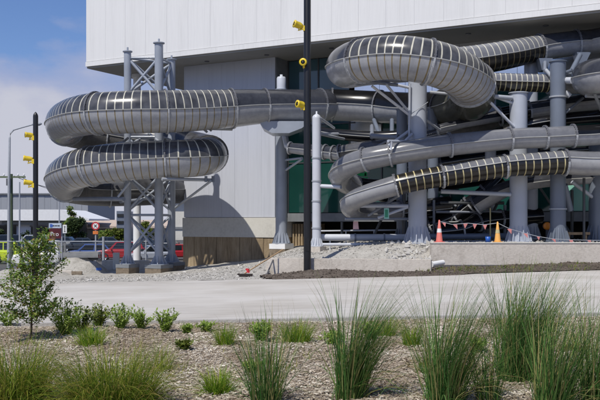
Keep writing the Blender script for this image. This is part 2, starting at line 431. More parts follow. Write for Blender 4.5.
clump('sedge_clump', 'straw coloured sparse sedge tuft right of the widest mound', 'sedge', SG, bp(160, 372), 130, .12, (.25, .5), .55, .7, .005, M['sedge'])
clump('sedge_clump', 'small upright sedge tuft near the kerb below the wall shadow', 'sedge', SG, bp(225, 346), 260, .1, (.2, .42), .35, .5, .007, M['sedgegr'])
clump('sedge_clump', 'rounded yellow green sedge tuft left of the leftmost rush', 'sedge', SG, bp(217, 393), 380, .11, (.18, .36), .6, .8, .007, M['sedgegr'])
clump('sedge_clump', 'bushy bright sedge behind the leftmost rush', 'sedge', SG, bp(296, 343), 460, .17, (.22, .48), .5, .6, .007, M['sedgegr'])
clump('sedge_clump', 'yellow green sedge tuft below the leafy weeds at left', 'sedge', SG, bp(91, 345), 360, .15, (.22, .42), .5, .8, .007, M['sedgegr'])
clump('sedge_clump', 'bright sedge tuft between second and third rushes', 'sedge', SG, bp(411, 346), 240, .1, (.2, .42), .4, .5, .007, M['sedgegr'])
clump('sedge_clump', 'small sedge tuft right behind the second rush', 'sedge', SG, bp(386, 336), 200, .12, (.2, .4), .5, .5, .007, M['sedgegr'])
clump('sedge_clump', 'sparse straw sedge tuft between second and third rushes', 'sedge', SG, bp(425, 372), 90, .1, (.2, .42), .5, .6, .005, M['sedge'])
clump('sedge_clump', 'sparse straw sedge tuft beside the right rushes', 'sedge', SG, bp(572, 350), 120, .2, (.2, .4), .5, .6, .005, M['sedge'])
# a few tall seed stalks
for q, (px, py, hh) in enumerate(((286, 346, .62), (305, 344, .5))):
    clump('grass_stalk', ('thin tall seed stalks standing left in the bushy bright sedge', 'thin seed stalks standing right in the bushy bright sedge')[q], 'grass stalks', 'thin seed stalks', bp(px, py), 9, .2, (hh*.8, hh*1.4), .25, .3, .004, M['rush'])

def leaf(mb, p, L, W, d, up):
    s = d.cross(up)
    if s.length < 1e-3: s = Vector((1,0,0))
    s.normalize(); nrm = s.cross(d).normalized()
    mb.add([p, p+d*L*.5+s*W*.5-nrm*W*.12, p+d*L-nrm*L*.1, p+d*L*.5-s*W*.5-nrm*W*.12, p+d*L*.5+nrm*W*.1], [(0,1,4),(1,2,4),(2,3,4),(3,0,4)], 0, True)
def rdir(zmin=-1.):
    while 1:
        v = Vector((random.uniform(-1,1), random.uniform(-1,1), random.uniform(zmin,1)))
        if .1 < v.length < 1: return v.normalized()
def herb(label, base, hgt, R, n, m, group='leafy weeds along the kerb'):
    t = thing('leafy_weed', label, 'weed', base, group); b = Vector(base)
    st, lf = MB(), MB(); hgt *= 1.25; R *= 1.3; n = int(n*1.5)
    for i in range(n):
        a = random.uniform(0, 2*PI); le = random.uniform(.05, .65)
        tip = b+Vector((math.cos(a)*R*le*1.5, math.sin(a)*R*le*1.5, hgt*random.uniform(.55, 1.05)*(1-.3*le)))
        root = b+Vector((math.cos(a)*.03, math.sin(a)*.03, -.01)); mid = (root+tip)/2+Vector((0,0,.03))
        st.pipe([root, mid, tip], [.005,.004,.002], 4)
        for k in range(20):
            u = .15+.85*k/19
            p = root.lerp(mid, u*2) if u < .5 else mid.lerp(tip, min(1, u*2-1))
            d = (rdir(-.1)+Vector((0,0,.15))).normalized()
            leaf(lf, p+rdir()*.02, random.uniform(.035,.08), random.uniform(.02,.038), d, Vector((0,0,1)))
    build('stem', st, M['leafgr'], t, fixn=False); build('foliage', lf, m, t, fixn=False)
herb('low leafy weed right beside the shrub stem', bp(66, 336), .46, .27, 30, M['leafgr'])
herb('leafy weed at the kerb below the tower, left of its neighbours', bp(121, 329), .34, .24, 18, M['leafgr'])
herb('leafy weed at the kerb below the tower, right beside another', bp(141, 329), .27, .17, 15, M['leafgr'])
herb('upright leafy weed alone at the kerb below the brown wall', bp(165, 332), .29, .19, 18, M['leafgr'])
herb('tiny flat weed in the mulch near the small upright sedge', bp(187, 335), .13, .1, 8, M['leafgr'])
herb('low spreading weed between the upright and bushy sedges', bp(262, 341), .22, .2, 22, M['leafgr'])
herb('small weed left of the shrub at the kerb', bp(8, 326), .2, .16, 10, M['leafgr'])
herb('low weed at the kerb left of the shadow end', bp(98, 326), .3, .26, 20, M['leafyel'])
herb('flat weed behind the second rush clump', bp(370, 340), .2, .15, 12, M['leafgr'])
herb('tiny weed right of the third rush clump', bp(478, 352), .16, .12, 9, M['leafgr'])

mb = MB()
for i in range(420):
    x = random.uniform(3.5, 13)
    y = far_edge(x)+random.uniform(-.1, 2.6)
    if y > 28.2 or nz(x, y, 1.1, 8) < -.05: continue
    for k in range(4):
        blade(mb, (x+random.gauss(0,.04), y+random.gauss(0,.04), Hs(x, y)-.01), random.uniform(0, 6.28), random.uniform(.1,.9), random.uniform(.05,.2), .012, .5, 3)
build('verge_grass', mb, M['sedge'], fixn=False)['kind'] = 'stuff'
herb('pale weed behind the yellow green sedge tuft at left', bp(82, 331), .3, .24, 16, M['leafyel'])
herb('flat sprout left of the small upright sedge near the kerb', bp(206, 331), .10, .16, 9, M['leafgr'])
herb('flat sprout right of the rounded yellow green sedge', bp(252, 372), .10, .13, 8, M['leafgr'])
herb('little weed right of the widest sedge mound', bp(185, 351), .11, .14, 9, M['leafyel'])
herb('low weed between the bushy bright sedge and the second rush', bp(332, 345), .14, .16, 10, M['leafgr'])
mb = MB()
for i in range(420):
    y = random.uniform(8, 14.2); x = random.uniform(-.38, .38)*y
    if nz(x, y, .7, 4) < .02: continue
    for k in range(7):
        blade(mb, (x+random.gauss(0,.04), y+random.gauss(0,.04), Hb(x, y)-.005), random.uniform(0, 6.28), random.uniform(.2,1.2), random.uniform(.05,.17), .006, .6, 3)
build('dry_grass_sprouts', mb, M['sedge'], fixn=False)['kind'] = 'stuff'
# the young shrub at left
def shrub():
    b = bp(31, 340); t = thing('young_shrub', 'young leafy shrub on a thin stem in front of the white utility truck', 'shrub', b)
    tr, lf = MB(), MB()
    top = b+Vector((.04, .05, 1.42))
    trunk = [b+Vector((0,0,-.03)), b+Vector((.01,0,.3)), b+Vector((-.015,.01,.65)), b+Vector((.02,.03,1.0)), top]
    tr.pipe(trunk, [.017,.015,.012,.008,.003], 7)
    def along(u):
        k = min(3, int(u*4)); return trunk[k].lerp(trunk[k+1], u*4-k)
    for i in range(46):
        u = .18+.8*i/45+random.uniform(-.02,.02); p = along(min(.98, u))
        a = i*2.4+random.uniform(-.5,.5); reach = (.60*(1-abs(u-.42)*1.1))*random.uniform(.55,1.1)
        reach = max(.10, reach)
        e = p+Vector((math.cos(a)*reach, math.sin(a)*reach, reach*random.uniform(.25,.85)))
        m = p.lerp(e, .5)+Vector((0,0,-.02))
        tr.pipe([p, m, e], [.006,.004,.0015], 4)
        for s in range(int(46+reach*190)):
            q = random.random()**.6; pt = p.lerp(m, q*2) if q < .5 else m.lerp(e, q*2-1)
            pt = pt+rdir()*random.uniform(.0, .10)
            leaf(lf, pt, random.uniform(.034,.064), random.uniform(.022,.04), rdir(-.5), Vector((0,0,1)))
    build('trunk', tr, M['bark'], t, fixn=False); build('foliage', lf, M['leaf'], t, fixn=False)
shrub()

# ------------------------------------------------------------------ building
U = Vector((.8805,-.474,0)); V = Vector((.474,.8805,0)); C0 = Vector((-10.32,42,0))
ROTB = Matrix.Rotation(math.atan2(U.y, U.x), 3, 'Z')
def B(a, b, z): return C0+U*a+V*b+Vector((0,0,z))
def a_px(px, b):
    k = (px-300)/F
    return (k*(42+.8805*b)+10.32-.474*b)/(.8805+.474*k)
def bbox(mb, a0, a1, b0, b1, z0, z1, mi=0):
    mb.box(B((a0+a1)/2, (b0+b1)/2, (z0+z1)/2), (a1-a0, b1-b0, z1-z0), ROTB, mi)
ZS = 9.22
bl = thing('leisure_centre', 'white clad leisure centre with overhanging upper storey behind the slides', 'building', B(0,0,0))
AEND = 44.
mb = MB(); bbox(mb, .06, AEND, .06, 26, ZS+.02, 17.0); build('upper_storey', mb, M['cladding'], bl)
mb = MB(); k = 0; a = 0.
while a < AEND-.1:
    bbox(mb, a, min(a+1.195, AEND), 0, .057, ZS+.22, 16.98); a += 1.2
build('front_cladding', mb, M['cladding'], bl)
mb = MB(); bbox(mb, -.02, AEND, -.03, .055, ZS-.02, ZS+.2); build('fascia_trim', mb, M['cladding'], bl)
mb = MB(); bbox(mb, 0, AEND, .057, 26, ZS-.1, ZS+.01); build('soffit', mb, M['soffit'], bl)
for aa in (3.2, 6.2, 9.4, 12.6, 15.6, 18.6, 21.6):
    mb = MB(); mb.cyl(B(aa, 1.2, ZS-.13), B(aa, 1.2, ZS-.095), .11); build('downlight', mb, M['trim'], bl)
a1, a2 = a_px(184, 1.8), a_px(275, 1.8)
ZB = 1.9
mb = MB(); bbox(mb, a1+.03, a2-.03, 1.86, 24, ZB, ZS-.103); build('wing_wall', mb, M['wing'], bl)
mb = MB(); a = a1
npan = 7; w = (a2-a1)/npan
for i in range(npan): bbox(mb, a1+i*w+.002, a1+(i+1)*w-.002, 1.8, 1.857, ZB+.02, ZS-.106)
build('wing_cladding', mb, M['wing'], bl)
mb = MB(); bbox(mb, a2-.027, a2+.03, 1.87, 5.9, ZB, ZS-.104); build('return_wall', mb, M['greywall'], bl)
mb = MB(); bbox(mb, a1-.06, a2+.05, 1.76, 24, 1.0, ZB-.003); build('pale_plinth', mb, M['plinth'], bl)
mb = MB(); a = a1-.05; w = (a2-a1+.09)/8
for i in range(8): bbox(mb, a+i*w+.008, a+(i+1)*w-.008, 1.79+.008*(i % 2), 23.9, -2.5, .997)
build('brown_base', mb, M['brownconc'], bl)
mb = MB(); bbox(mb, a2+.1, a2+1.15, 3.3, 4.5, -.5, 1.62)
for i in range(7): bbox(mb, a2+.12+i*.15, a2+.2+i*.15, 3.22, 3.298, -.5, 1.6)
build('timber_lagging', mb, M['brownconc'], bl)
# glazed wall with mullions
BG = 2.95
g0 = a2+.06; ZU = 7.1
acl = a_px(347, BG)
pw = 1.55; i = 0; a = g0
while a < AEND-3:
    e = a+pw
    zt = ZS-.106 if e < acl+.4 else ZU
    lev = [2.1, 4.4, 6.1, zt] if zt > 8 else [2.1, 4.4, zt]
    for k in range(len(lev)-1):
        px_mid = 300+F*(B(a+pw/2, BG, 0).x)/(B(a+pw/2, BG, 0).y)
        mm = 'glass'
        if zt > 8 and k == 2: mm = 'glasssky'
        if 352 < px_mid < 392 and k == 1: mm = 'bandmetal'
        if 556 < px_mid < 600 and k == 0: mm = 'glassmint'
        mb = MB(); bbox(mb, a+.03, e-.03, BG, BG+.04, lev[k]+.03, lev[k+1]-.03); build('glass_pane', mb, M[mm], bl)
    mb = MB(); bbox(mb, a-.028, a+.028, BG-.05, BG+.06, 2.1, zt)
    build('mullion', mb, M['mull'], bl)
    a = e; i += 1
for z in (4.4, 6.1):
    mb = MB(); bbox(mb, g0, AEND-3 if z < 5 else acl+.4, BG-.03, BG+.05, z-.028, z+.028); build('transom', mb, M['mull'], bl)
mb = MB(); a = acl+.4
while a < AEND:
    bbox(mb, a+.005, a+1.19, BG-.08, BG+.1, ZU, ZS-.106); a += 1.2
build('upper_band_cladding', mb, M['bandmetal'], bl)
mb = MB(); bbox(mb, g0, AEND, BG-.1, BG+.25, 1.72, 2.098); build('sill_beam', mb, M['greywall'], bl)
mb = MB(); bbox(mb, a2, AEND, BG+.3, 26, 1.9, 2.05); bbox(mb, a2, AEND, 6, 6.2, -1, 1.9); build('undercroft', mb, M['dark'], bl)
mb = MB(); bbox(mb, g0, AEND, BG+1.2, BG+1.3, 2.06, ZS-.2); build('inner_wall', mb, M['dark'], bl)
# round column under the overhang at far left
pc = P(137, 72, 43.6)
t = thing('round_column', 'white round column under the left end of the overhang, seen behind the tower', 'column', (pc.x, pc.y, H(pc.x, pc.y)-.3))
mb = MB(); mb.cyl((pc.x, pc.y, -1.5), (pc.x, pc.y, ZS-.11), .19, n=20); build('shaft', mb, M['white'], t)
mb = MB(); mb.cyl((pc.x, pc.y, ZS-.3), (pc.x, pc.y, ZS-.115), .26, n=20); build('capital', mb, M['white'], t)

# ------------------------------------------------------------------ slides
def catmull(pts, per=14):
    """pts: (Vector, r); uniform Catmull-Rom; returns list of (pos, r, param)"""
    out = []; n = len(pts)
    for i in range(n-1):
        p0, p1, p2, p3 = pts[max(i-1,0)], pts[i], pts[i+1], pts[min(i+2,n-1)]
        for k in range(per):
            t = k/per; t2 = t*t; t3 = t2*t
            f = lambda a,b,c,d: .5*((2*b)+(c-a)*t+(2*a-5*b+4*c-d)*t2+(3*b-a-3*c+d)*t3)
            out.append((Vector([f(p0[0][q],p1[0][q],p2[0][q],p3[0][q]) for q in range(3)]), p1[1]+(p2[1]-p1[1])*t, i+t))
    out.append((pts[-1][0].copy(), pts[-1][1], n-1)); return out
STYLES = {  # lower, upper, stripe lower, stripe upper
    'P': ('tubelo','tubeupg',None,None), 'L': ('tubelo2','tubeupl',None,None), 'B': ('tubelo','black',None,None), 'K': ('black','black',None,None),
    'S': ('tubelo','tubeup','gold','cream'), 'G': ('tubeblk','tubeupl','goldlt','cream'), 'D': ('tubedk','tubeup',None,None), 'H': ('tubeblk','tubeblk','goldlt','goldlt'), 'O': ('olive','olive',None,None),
    'U': ('tubeblk','tubeupl','gold','cream'),
}
def slide(label, ctrl, stripe_gap=.29, stripe_w=.036, N=28, rail=True, roll=0.):
    """ctrl: (px, py, depth, width px, flag) flag: '' none, '|' flange, or style letter (starts a section with a flange)"""
    pts = [(P(c[0], c[1], c[2]), c[3]*c[2]/F/2) for c in ctrl]
    dense = catmull(pts, 20)
    S = [0.]
    for i in range(1, len(dense)): S.append(S[-1]+(dense[i][0]-dense[i-1][0]).length)
    def at(s):
        lo, hi = 0, len(S)-1
        while hi-lo > 1:
            m = (lo+hi)//2
            if S[m] <= s: lo = m
            else: hi = m
        t = (s-S[lo])/max(1e-9, S[hi]-S[lo])
        p = dense[lo][0].lerp(dense[hi][0], t); r = dense[lo][1]+(dense[hi][1]-dense[lo][1])*t
        return p, r
    def frame(s):
        a, _ = at(max(0, s-.12)); b, _ = at(min(S[-1], s+.12)); T = (b-a).normalized()
        sd = T.cross(Vector((0,0,1))).normalized(); return T, sd, sd.cross(T)
    s_of = lambda i: S[min(len(S)-1, i*20)]
    mid = pts[len(pts)//2][0]
    t = thing('water_slide', label, 'water slide', (mid.x, mid.y, 0), 'grey tube slides outside the building')
    starts = [(i, c[4]) for i, c in enumerate(ctrl) if len(c) > 4 and c[4] and c[4] != '|']
    fl = [s_of(i) for i, c in enumerate(ctrl) if len(c) > 4 and c[4]]
    for q, (i, st) in enumerate(starts):
        s0 = s_of(i); s1 = s_of(starts[q+1][0]) if q+1 < len(starts) else S[-1]
        lo, up, sl, su = STYLES[st]
        cuts = [s0]; flags = []
        if sl:
            L = s1-s0; gap = ctrl[i][5] if len(ctrl[i]) > 5 else stripe_gap; n = max(1, round(L/gap)); g = L/n
            for k in range(n):
                a = s0+k*g
                for u in (a+g*.25, a+g*.5-stripe_w/2, a+g*.5+stripe_w/2, a+g*.75, a+g):
                    cuts.append(u); flags.append(0)
                flags[-3] = 1
        else:
            n = max(2, int((s1-s0)/.16)); cuts += [s0+(s1-s0)*(k+1)/n for k in range(n)]; flags = [0]*n
        rings = []
        for u in cuts:
            p, r = at(u); T, sd, up_ = frame(u); rings.append((p, r, sd, up_))
        def shell(lo_a, hi_a, n):
            mb = MB(); vs = []
            for p, r, sd, up_ in rings:
                for k in range(n+1):
                    w = lo_a+(hi_a-lo_a)*k/n; vs.append(p+(sd*math.cos(w)+up_*math.sin(w))*r)
            for j, fg in enumerate(flags):
                for k in range(n):
                    mb.f.append((j*(n+1)+k, j*(n+1)+k+1, (j+1)*(n+1)+k+1, (j+1)*(n+1)+k)); mb.m.append(fg); mb.sm.append(True)
            mb.v = vs
            return mb
        low = build('tube_section', shell(PI+roll, 2*PI+roll, N//2), [M[lo], M[sl] if sl else M[lo]], t, fixn=False)
        build('canopy', shell(roll, PI+roll, N//2), [M[up], M[su] if su else M[up]], low, fixn=False)
        if rail:
            for side in (0, PI):
                mb = MB(); vs = []
                for p, r, sd, up_ in rings:
                    o = sd*math.cos(side+roll)+up_*math.sin(side+roll)
                    for dx, dz in ((-.01,-.012),(.035,-.012),(.035,.012),(-.01,.012)):
                        vs.append(p+o*(r+dx)+(-sd*math.sin(side+roll)+up_*math.cos(side+roll))*dz)
                fs = [(j*4+k, (j+1)*4+k, (j+1)*4+(k+1) % 4, j*4+(k+1) % 4) for j in range(len(rings)-1) for k in range(4)]
                mb.add(vs, fs, 0); build('seam_strip', mb, M['rail'], low)
    for s in fl:
        p, r = at(s); T, sd, up_ = frame(s)
        mb = MB(); n = 32; vs = []
        for k in range(n):
            w = 2*PI*k/n; e = sd*math.cos(w)+up_*math.sin(w)
            for dr, dt in ((-.01,-.028),(.062,-.028),(.062,.028),(-.01,.028)):
                vs.append(p+e*(r+dr)+T*dt)
        for k in range(n):
            for c in range(4):
                a = k*4+c; b = k*4+(c+1) % 4; c2 = ((k+1) % n)*4+(c+1) % 4; d2 = ((k+1) % n)*4+c
                mb.f.append((a, b, c2, d2)); mb.m.append(1 if k < n//2 else 0); mb.sm.append(False)
        mb.v = vs
        for k in range(26):
            w = 2*PI*(k+.5)/26; e = sd*math.cos(w)+up_*math.sin(w)
            mb.cyl(p+e*(r+.042)-T*.042, p+e*(r+.042)+T*.042, .015, n=6, mi=2)
        build('flange', mb, [M['flangelt'], M['trim'], M['galvdk']], t)
    return t

slide('largest tube slide with cream stripes, looping twice round the lattice tower', [
 (700,20,31.2,23.5,'P'),(600,40,32.4,24.5),(577,43,32.4,25,'|'),(540,48,32.4,26,'U',.24),(500,56,31.8,29),(455,63,31.5,31,'P'),(400,66,31.5,33),(366,68,31.6,35),(348,69,31.0,38),(347,66,30.1,41),
 (362,60.5,28.7,43,'S',.235),(395,57.5,28.1,44),(428,62,27.95,45,'|'),(455,71,28.4,46),(471,84,29.4,46,'O'),(471,99,31.0,43),(447,108,32.8,37,'B'),(415,109,34.8,33),(380,107,36.4,31.5,'B'),
 (332,105,36.9,31.5,'P'),(320,105.5,36.5,32,'|'),(265,106.5,35.6,34,'|'),(232,108.5,35.2,38,'S'),(195,110.5,34.6,41),(166,111.5,34.2,42.5,'|'),(135,112,34,43),(97,113.5,34.2,41.5,'|'),(78,116.5,35,40.5),(66,121.5,36.4,38.5),
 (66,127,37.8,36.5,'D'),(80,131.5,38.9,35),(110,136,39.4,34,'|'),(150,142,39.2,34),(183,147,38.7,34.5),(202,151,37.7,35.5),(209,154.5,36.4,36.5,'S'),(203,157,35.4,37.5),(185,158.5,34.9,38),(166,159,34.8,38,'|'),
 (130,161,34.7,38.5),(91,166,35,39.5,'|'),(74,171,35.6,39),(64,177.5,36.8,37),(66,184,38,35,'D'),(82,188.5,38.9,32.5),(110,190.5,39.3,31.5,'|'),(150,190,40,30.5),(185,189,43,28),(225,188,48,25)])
slide('plain grey tube slide crossing in front of the columns at mid height', [
 (690,127,29.6,21.5,'B'),(600,134.5,29.4,21),(573,136,29.35,21,'L'),(545,137.5,29.3,21,'|'),(510,139,29.25,21,'|'),(450,145,29.1,22,'|'),(415,150,29.1,22),(390,154.5,29.2,22,'L'),(365,159.5,29.4,22.5,'|'),(348,166,29.8,23),(341,173,30.4,23),
 (342,180,31.2,22),(354,186,32,20,'K'),(385,188,32.6,17),(430,184,32.8,17),(490,176,32.8,17)])
slide('lower tube slide with a black belly and cream stripes above the cones', [
 (690,161,29.4,24,'L'),(600,163.5,29.3,24),(565,162.5,29.25,24,'G',.255),(538,164,29.2,23),(505,166.5,29.15,21.5,'|'),(442,176.3,29.1,21,'H',.255),(420,180,29.1,20.5),(396,185.5,29.15,20.5,'L'),(375,191.5,29.3,19.5),(358,198,29.6,19.5),(350,204,30.1,19.5),
 (352,209,30.6,19),(366,211,31.6,18),(400,210,32.2,18,'K'),(450,205,32.4,18)], roll=-.36)
slide('short striped tube slide passing behind the capped column', [
 (440,79,30.6,17,'P'),(486,81.5,30.8,18,'G'),(515,82.5,30.8,18),(549,83.5,30.8,18,'P'),(590,86,31.0,17)], .19, .035)
slide('grey tube slide bending back at the right edge near the top', [
 (710,62,28.6,35,'P'),(650,68,28.4,35),(610,74,28.5,35),(592,77,29.3,35),(589,79,30.4,34),(604,82,31.4,32),(650,85,31.8,31),(710,87,32,31)])
slide('dark tube slide with a pale ring behind the capped column', [
 (500,116,31.6,17,'K'),(529,110.5,31.6,17,'P'),(560,106,31.6,17),(600,101,31.5,17,'|'),(700,91,31.2,17)])
slide('black tube slide sagging across behind the right columns', [
 (480,141,31.4,14,'K'),(515,129,31,13),(545,122,30.8,13),(590,117,30.8,13),(700,110,30.8,13)])
slide('long dark tube slide rising to the right behind the middle column', [
 (340,153,33.8,15,'D'),(385,146,33.2,17),(440,135,32.6,19,'|'),(490,121,32.2,18),(520,112,32.2,17)])
slide('slim grey tube slide with a dark mouth right of the middle column', [
 (437,129.5,31.2,9,'P'),(455,125,31.2,9),(500,117,31.6,9)])
slide('ringed grey tube slide behind the slender post', [
 (290,148,34.8,10,'P'),(318,151,34.3,13,'|'),(325,152,34.2,13,'|'),(333,153,34,13,'|'),(350,155,33.8,13),(385,154,33.8,13),(440,146,33.8,13)])
slide('flat black tube slide under the long straight run', [
 (318,131,35.2,9,'K'),(345,135,34.6,11),(385,137,34,12),(430,132,33.6,12),(470,122,33.4,12)])
slide('smooth grey tube slide low behind the right column', [
 (476,206,31.6,16,'P'),(492,196,31.4,17),(512,187,31.2,15),(545,181,31.1,13),(600,177.5,31,12),(690,174,31,12)])
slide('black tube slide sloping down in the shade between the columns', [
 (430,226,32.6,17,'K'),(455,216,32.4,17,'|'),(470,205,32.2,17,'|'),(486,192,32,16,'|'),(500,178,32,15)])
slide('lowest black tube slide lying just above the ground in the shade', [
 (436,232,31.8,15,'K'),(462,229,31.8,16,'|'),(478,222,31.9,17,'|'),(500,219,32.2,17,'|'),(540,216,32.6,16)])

slide('added black tube slide darkening the gap between the two middle slides', [  # extra tube added to darken the glazing behind the gap
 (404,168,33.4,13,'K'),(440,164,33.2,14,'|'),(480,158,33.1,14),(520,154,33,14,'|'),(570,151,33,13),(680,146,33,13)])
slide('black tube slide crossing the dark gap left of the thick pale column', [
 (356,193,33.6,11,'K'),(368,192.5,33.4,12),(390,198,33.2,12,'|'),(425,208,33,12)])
# ------------------------------------------------------------------ slide supports
def strut(t, a, b, r, m='steel', name='strut'):
    mb = MB(); mb.cyl(P(*a), P(*b), r, n=8); return build(name, mb, M[m], t)
def gusset_base(mb, c, r, h, n=12, flare=1.5):
    c = Vector(c)
    for i in range(n):
        w = 2*PI*i/n; e = Vector((math.cos(w), math.sin(w), 0)); s = Vector((-e.y, e.x, 0))*.012
        poly = [c+e*r*.9-s, c+e*r*flare-s, c+e*r*flare*.98+Vector((0,0,h*.12))-s, c+e*r*1.02+Vector((0,0,h))-s, c+e*r*.9+Vector((0,0,h))-s]
        mb.prism(poly, s*2)
def column(name, label, cat, px, d, wpx, ytop, ybot, m, base=True, dome=False, rings=(), group=None):
    r = wpx*d/F/2; p = P(px, ytop, d); zb = EYE+(HOR-ybot)/F*d
    t = thing(name, label, cat, (p.x, p.y, zb), group)
    mb = MB(); mb.cyl((p.x, p.y, zb), (p.x, p.y, p.z), r, n=28); build('shaft', mb, M[m], t)
    if dome:
        mb = MB(); mb.lathe((p.x, p.y, p.z), (0,0,1), [(0,r),(.05,r*.95),(.1,r*.7),(.14,r*.3),(.15,.03),(.24,.03),(.24,0)]); build('cap', mb, M[m], t)
    else:
        mb = MB(); mb.cyl((p.x, p.y, p.z), (p.x, p.y, p.z+.03), r*1.14, n=28); build('top_plate', mb, M[m], t)
    if base:
        mb = MB(); mb.cyl((p.x, p.y, zb), (p.x, p.y, zb+.035), r*1.62, n=28); build('base_plate', mb, M[m], t)
        mb = MB(); gusset_base(mb, (p.x, p.y, zb+.03), r, min(.62, r*1.75), 14, 1.55); build('flared_base', mb, M[m], t)
    for y in rings:
        z = EYE+(HOR-y)/F*d
        mb = MB(); mb.cyl((p.x, p.y, z-.025), (p.x, p.y, z+.025), r*1.13, n=28); build('collar', mb, M['galv'], t)
    return t
CG = 'steel columns carrying the slides'
c1 = column('support_column', 'blue grey steel column in front of the glazing at the wall corner, on a concrete pad', 'column', 281.3, 37.35, 11.5, 90, 243.5, 'steelmid', group=CG)
c2 = column('slender_post', 'slender pale post with a domed top right of the black lamp pole', 'post', 316.6, 31, 8.8, 118, 246.5, 'steellt', dome=True, rings=(158,181,201,228), group=CG)
c3 = column('support_column', 'thick pale column under the big upper loop, left of the red cone', 'column', 417.5, 30.1, 18.5, 73, 243.5, 'steel', group=CG)
c4 = column('support_column', 'thick column right of the yellow cone, half lit at its foot', 'column', 518.5, 30.3, 17.5, 93.5, 242, 'steel', group=CG)
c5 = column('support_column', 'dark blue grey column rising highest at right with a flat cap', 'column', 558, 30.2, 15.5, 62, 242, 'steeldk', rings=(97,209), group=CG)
c6 = column('support_column', 'white topped column behind the half lit one', 'column', 531, 32.6, 13.5, 62, 239, 'steel', group=CG)
c7 = column('support_column', 'pale narrow column behind the mid height tube, right of the middle column', 'column', 490.5, 32.8, 11, 94, 239, 'steellt', group=CG)
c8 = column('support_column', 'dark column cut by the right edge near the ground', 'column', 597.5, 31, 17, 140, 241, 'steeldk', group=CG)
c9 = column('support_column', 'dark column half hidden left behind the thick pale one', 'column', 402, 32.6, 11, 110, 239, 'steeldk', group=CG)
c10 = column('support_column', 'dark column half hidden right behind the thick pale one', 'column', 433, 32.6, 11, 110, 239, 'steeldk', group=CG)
# cap drum and pipe on the wall corner column
mb = MB(); q = P(281.3, 90, 37.35); mb.lathe((q.x, q.y, q.z), (0,0,1), [(0,.2),(.5,.2),(.56,.17),(.58,.06),(.66,.06),(.66,0)]); build('head_drum', mb, M['steellt'], c1)
mb = MB(); mb.pipe([P(285,136,37.0), P(287,146,36.4), P(292,148,35.4), P(306,147.5,34.8), P(322,148,34.5)], .13, 12); build('branch_pipe', mb, M['steellt'], c1)
# struts: thing, from, to, radius
for t, a, b, r, m in [
 (c3,(366,78,29.2),(411,88,29.9),.05,'steellt'),(c3,(372,86,29.2),(412,117,29.9),.05,'steellt'),(c3,(386,84,29),(412,116,30),.045,'steel'),(c3,(410,84,29.8),(409,136,29.8),.04,'steel'),
 (c3,(352,80,29.4),(398,85,29.2),.06,'galvdk'),(c3,(345,84,29.6),(400,80,29.2),.05,'galvdk'),(c3,(412,134,29.8),(400,146,29.1),.05,'steel'),(c3,(410,130,30),(388,146,28.9),.05,'steel'),
 (c3,(391,141,28.6),(391,150,28.6),.04,'steellt'),(c3,(388,141,28.5),(414,141.5,29.6),.045,'steel'),(c3,(426,120,30.2),(440,130,31),.045,'steellt'),
 (c3,(408,206,30),(352,206,29.6),.06,'steel'),(c3,(408,207,30),(378,218,29.9),.05,'steel'),(c3,(420,219,30.4),(345,219,30.2),.05,'galvdk'),(c3,(368,216,30.2),(398,196,29.9),.05,'galvdk'),
 (c4,(474,95,29.6),(512,98,30.1),.08,'galv'),(c4,(487,99,29.7),(514,127,30.1),.055,'steellt'),(c4,(493,96,30),(515,104,30.2),.05,'steellt'),(c4,(441,191.5,30.2),(511,194.5,30.2),.075,'steel'),
 (c4,(430,92,29.9),(470,96,29.7),.05,'galv'),(c4,(523,100,30.2),(529,106,31.2),.05,'galvdk'),
 (c5,(546,70,30.6),(553,78,30.3),.07,'galv'),(c5,(545,61,31.9),(545,71,30.7),.07,'galvdk'),(c5,(564,73,30.2),(572,70,30),.06,'steeldk'),(c5,(569,76,30.2),(580,55,31.4),.09,'steeldk'),
 (c5,(565,80.5,30.2),(573,80.5,29.7),.12,'steellt'),(c5,(565,113,30.2),(583,98,31),.05,'galvdk'),(c5,(565,92,30.2),(570,96,30.2),.1,'steellt'),(c5,(564,185,30.2),(570,210,30.6),.13,'steeldk'),
 (c8,(572,182,30.6),(602,204,31),.07,'steel'),(c8,(584,178,30.4),(584,243,30.4),.05,'mull'),(c8,(593,90,29.4),(601,110,30.6),.06,'galv'),(c8,(586,96,29.6),(610,97,30.2),.06,'galv'),
 (c9,(372,137,33),(372,126,36.2),.09,'galvdk'),(c9,(372,136,33),(398,138,32.4),.1,'galvdk'),(c9,(378,146,33),(398,135,32.4),.05,'galvdk'),(c9,(374,120,36),(384,146,33.4),.09,'steeldk'),(c9,(392,120,35),(392,150,33.2),.09,'steeldk'),
 (c10,(440,196,32.4),(468,214,32.2),.05,'galvdk'),(c10,(440,214,32.4),(500,200,32.2),.045,'galvdk'),(c10,(436,212,32),(504,212,32),.05,'galvdk'),
 (c7,(462,214,32.2),(488,188,32.4),.05,'galvdk'),(c7,(484,176,32.6),(500,189,32.2),.04,'galv'),
 (c2,(320,118,31),(334,128,33.6),.05,'steellt'),(c2,(320,134,31),(338,134,33.6),.055,'steellt'),(c2,(320,186,31),(341,187,30.4),.07,'steellt'),(c2,(320,134,31),(344,139,33.6),.05,'galv'),
 (c1,(286,160,37.2),(302,158,36),.05,'steel'),(c1,(286,170,37.2),(302,159,36),.05,'steel'),
]: strut(t, a, b, r, m)
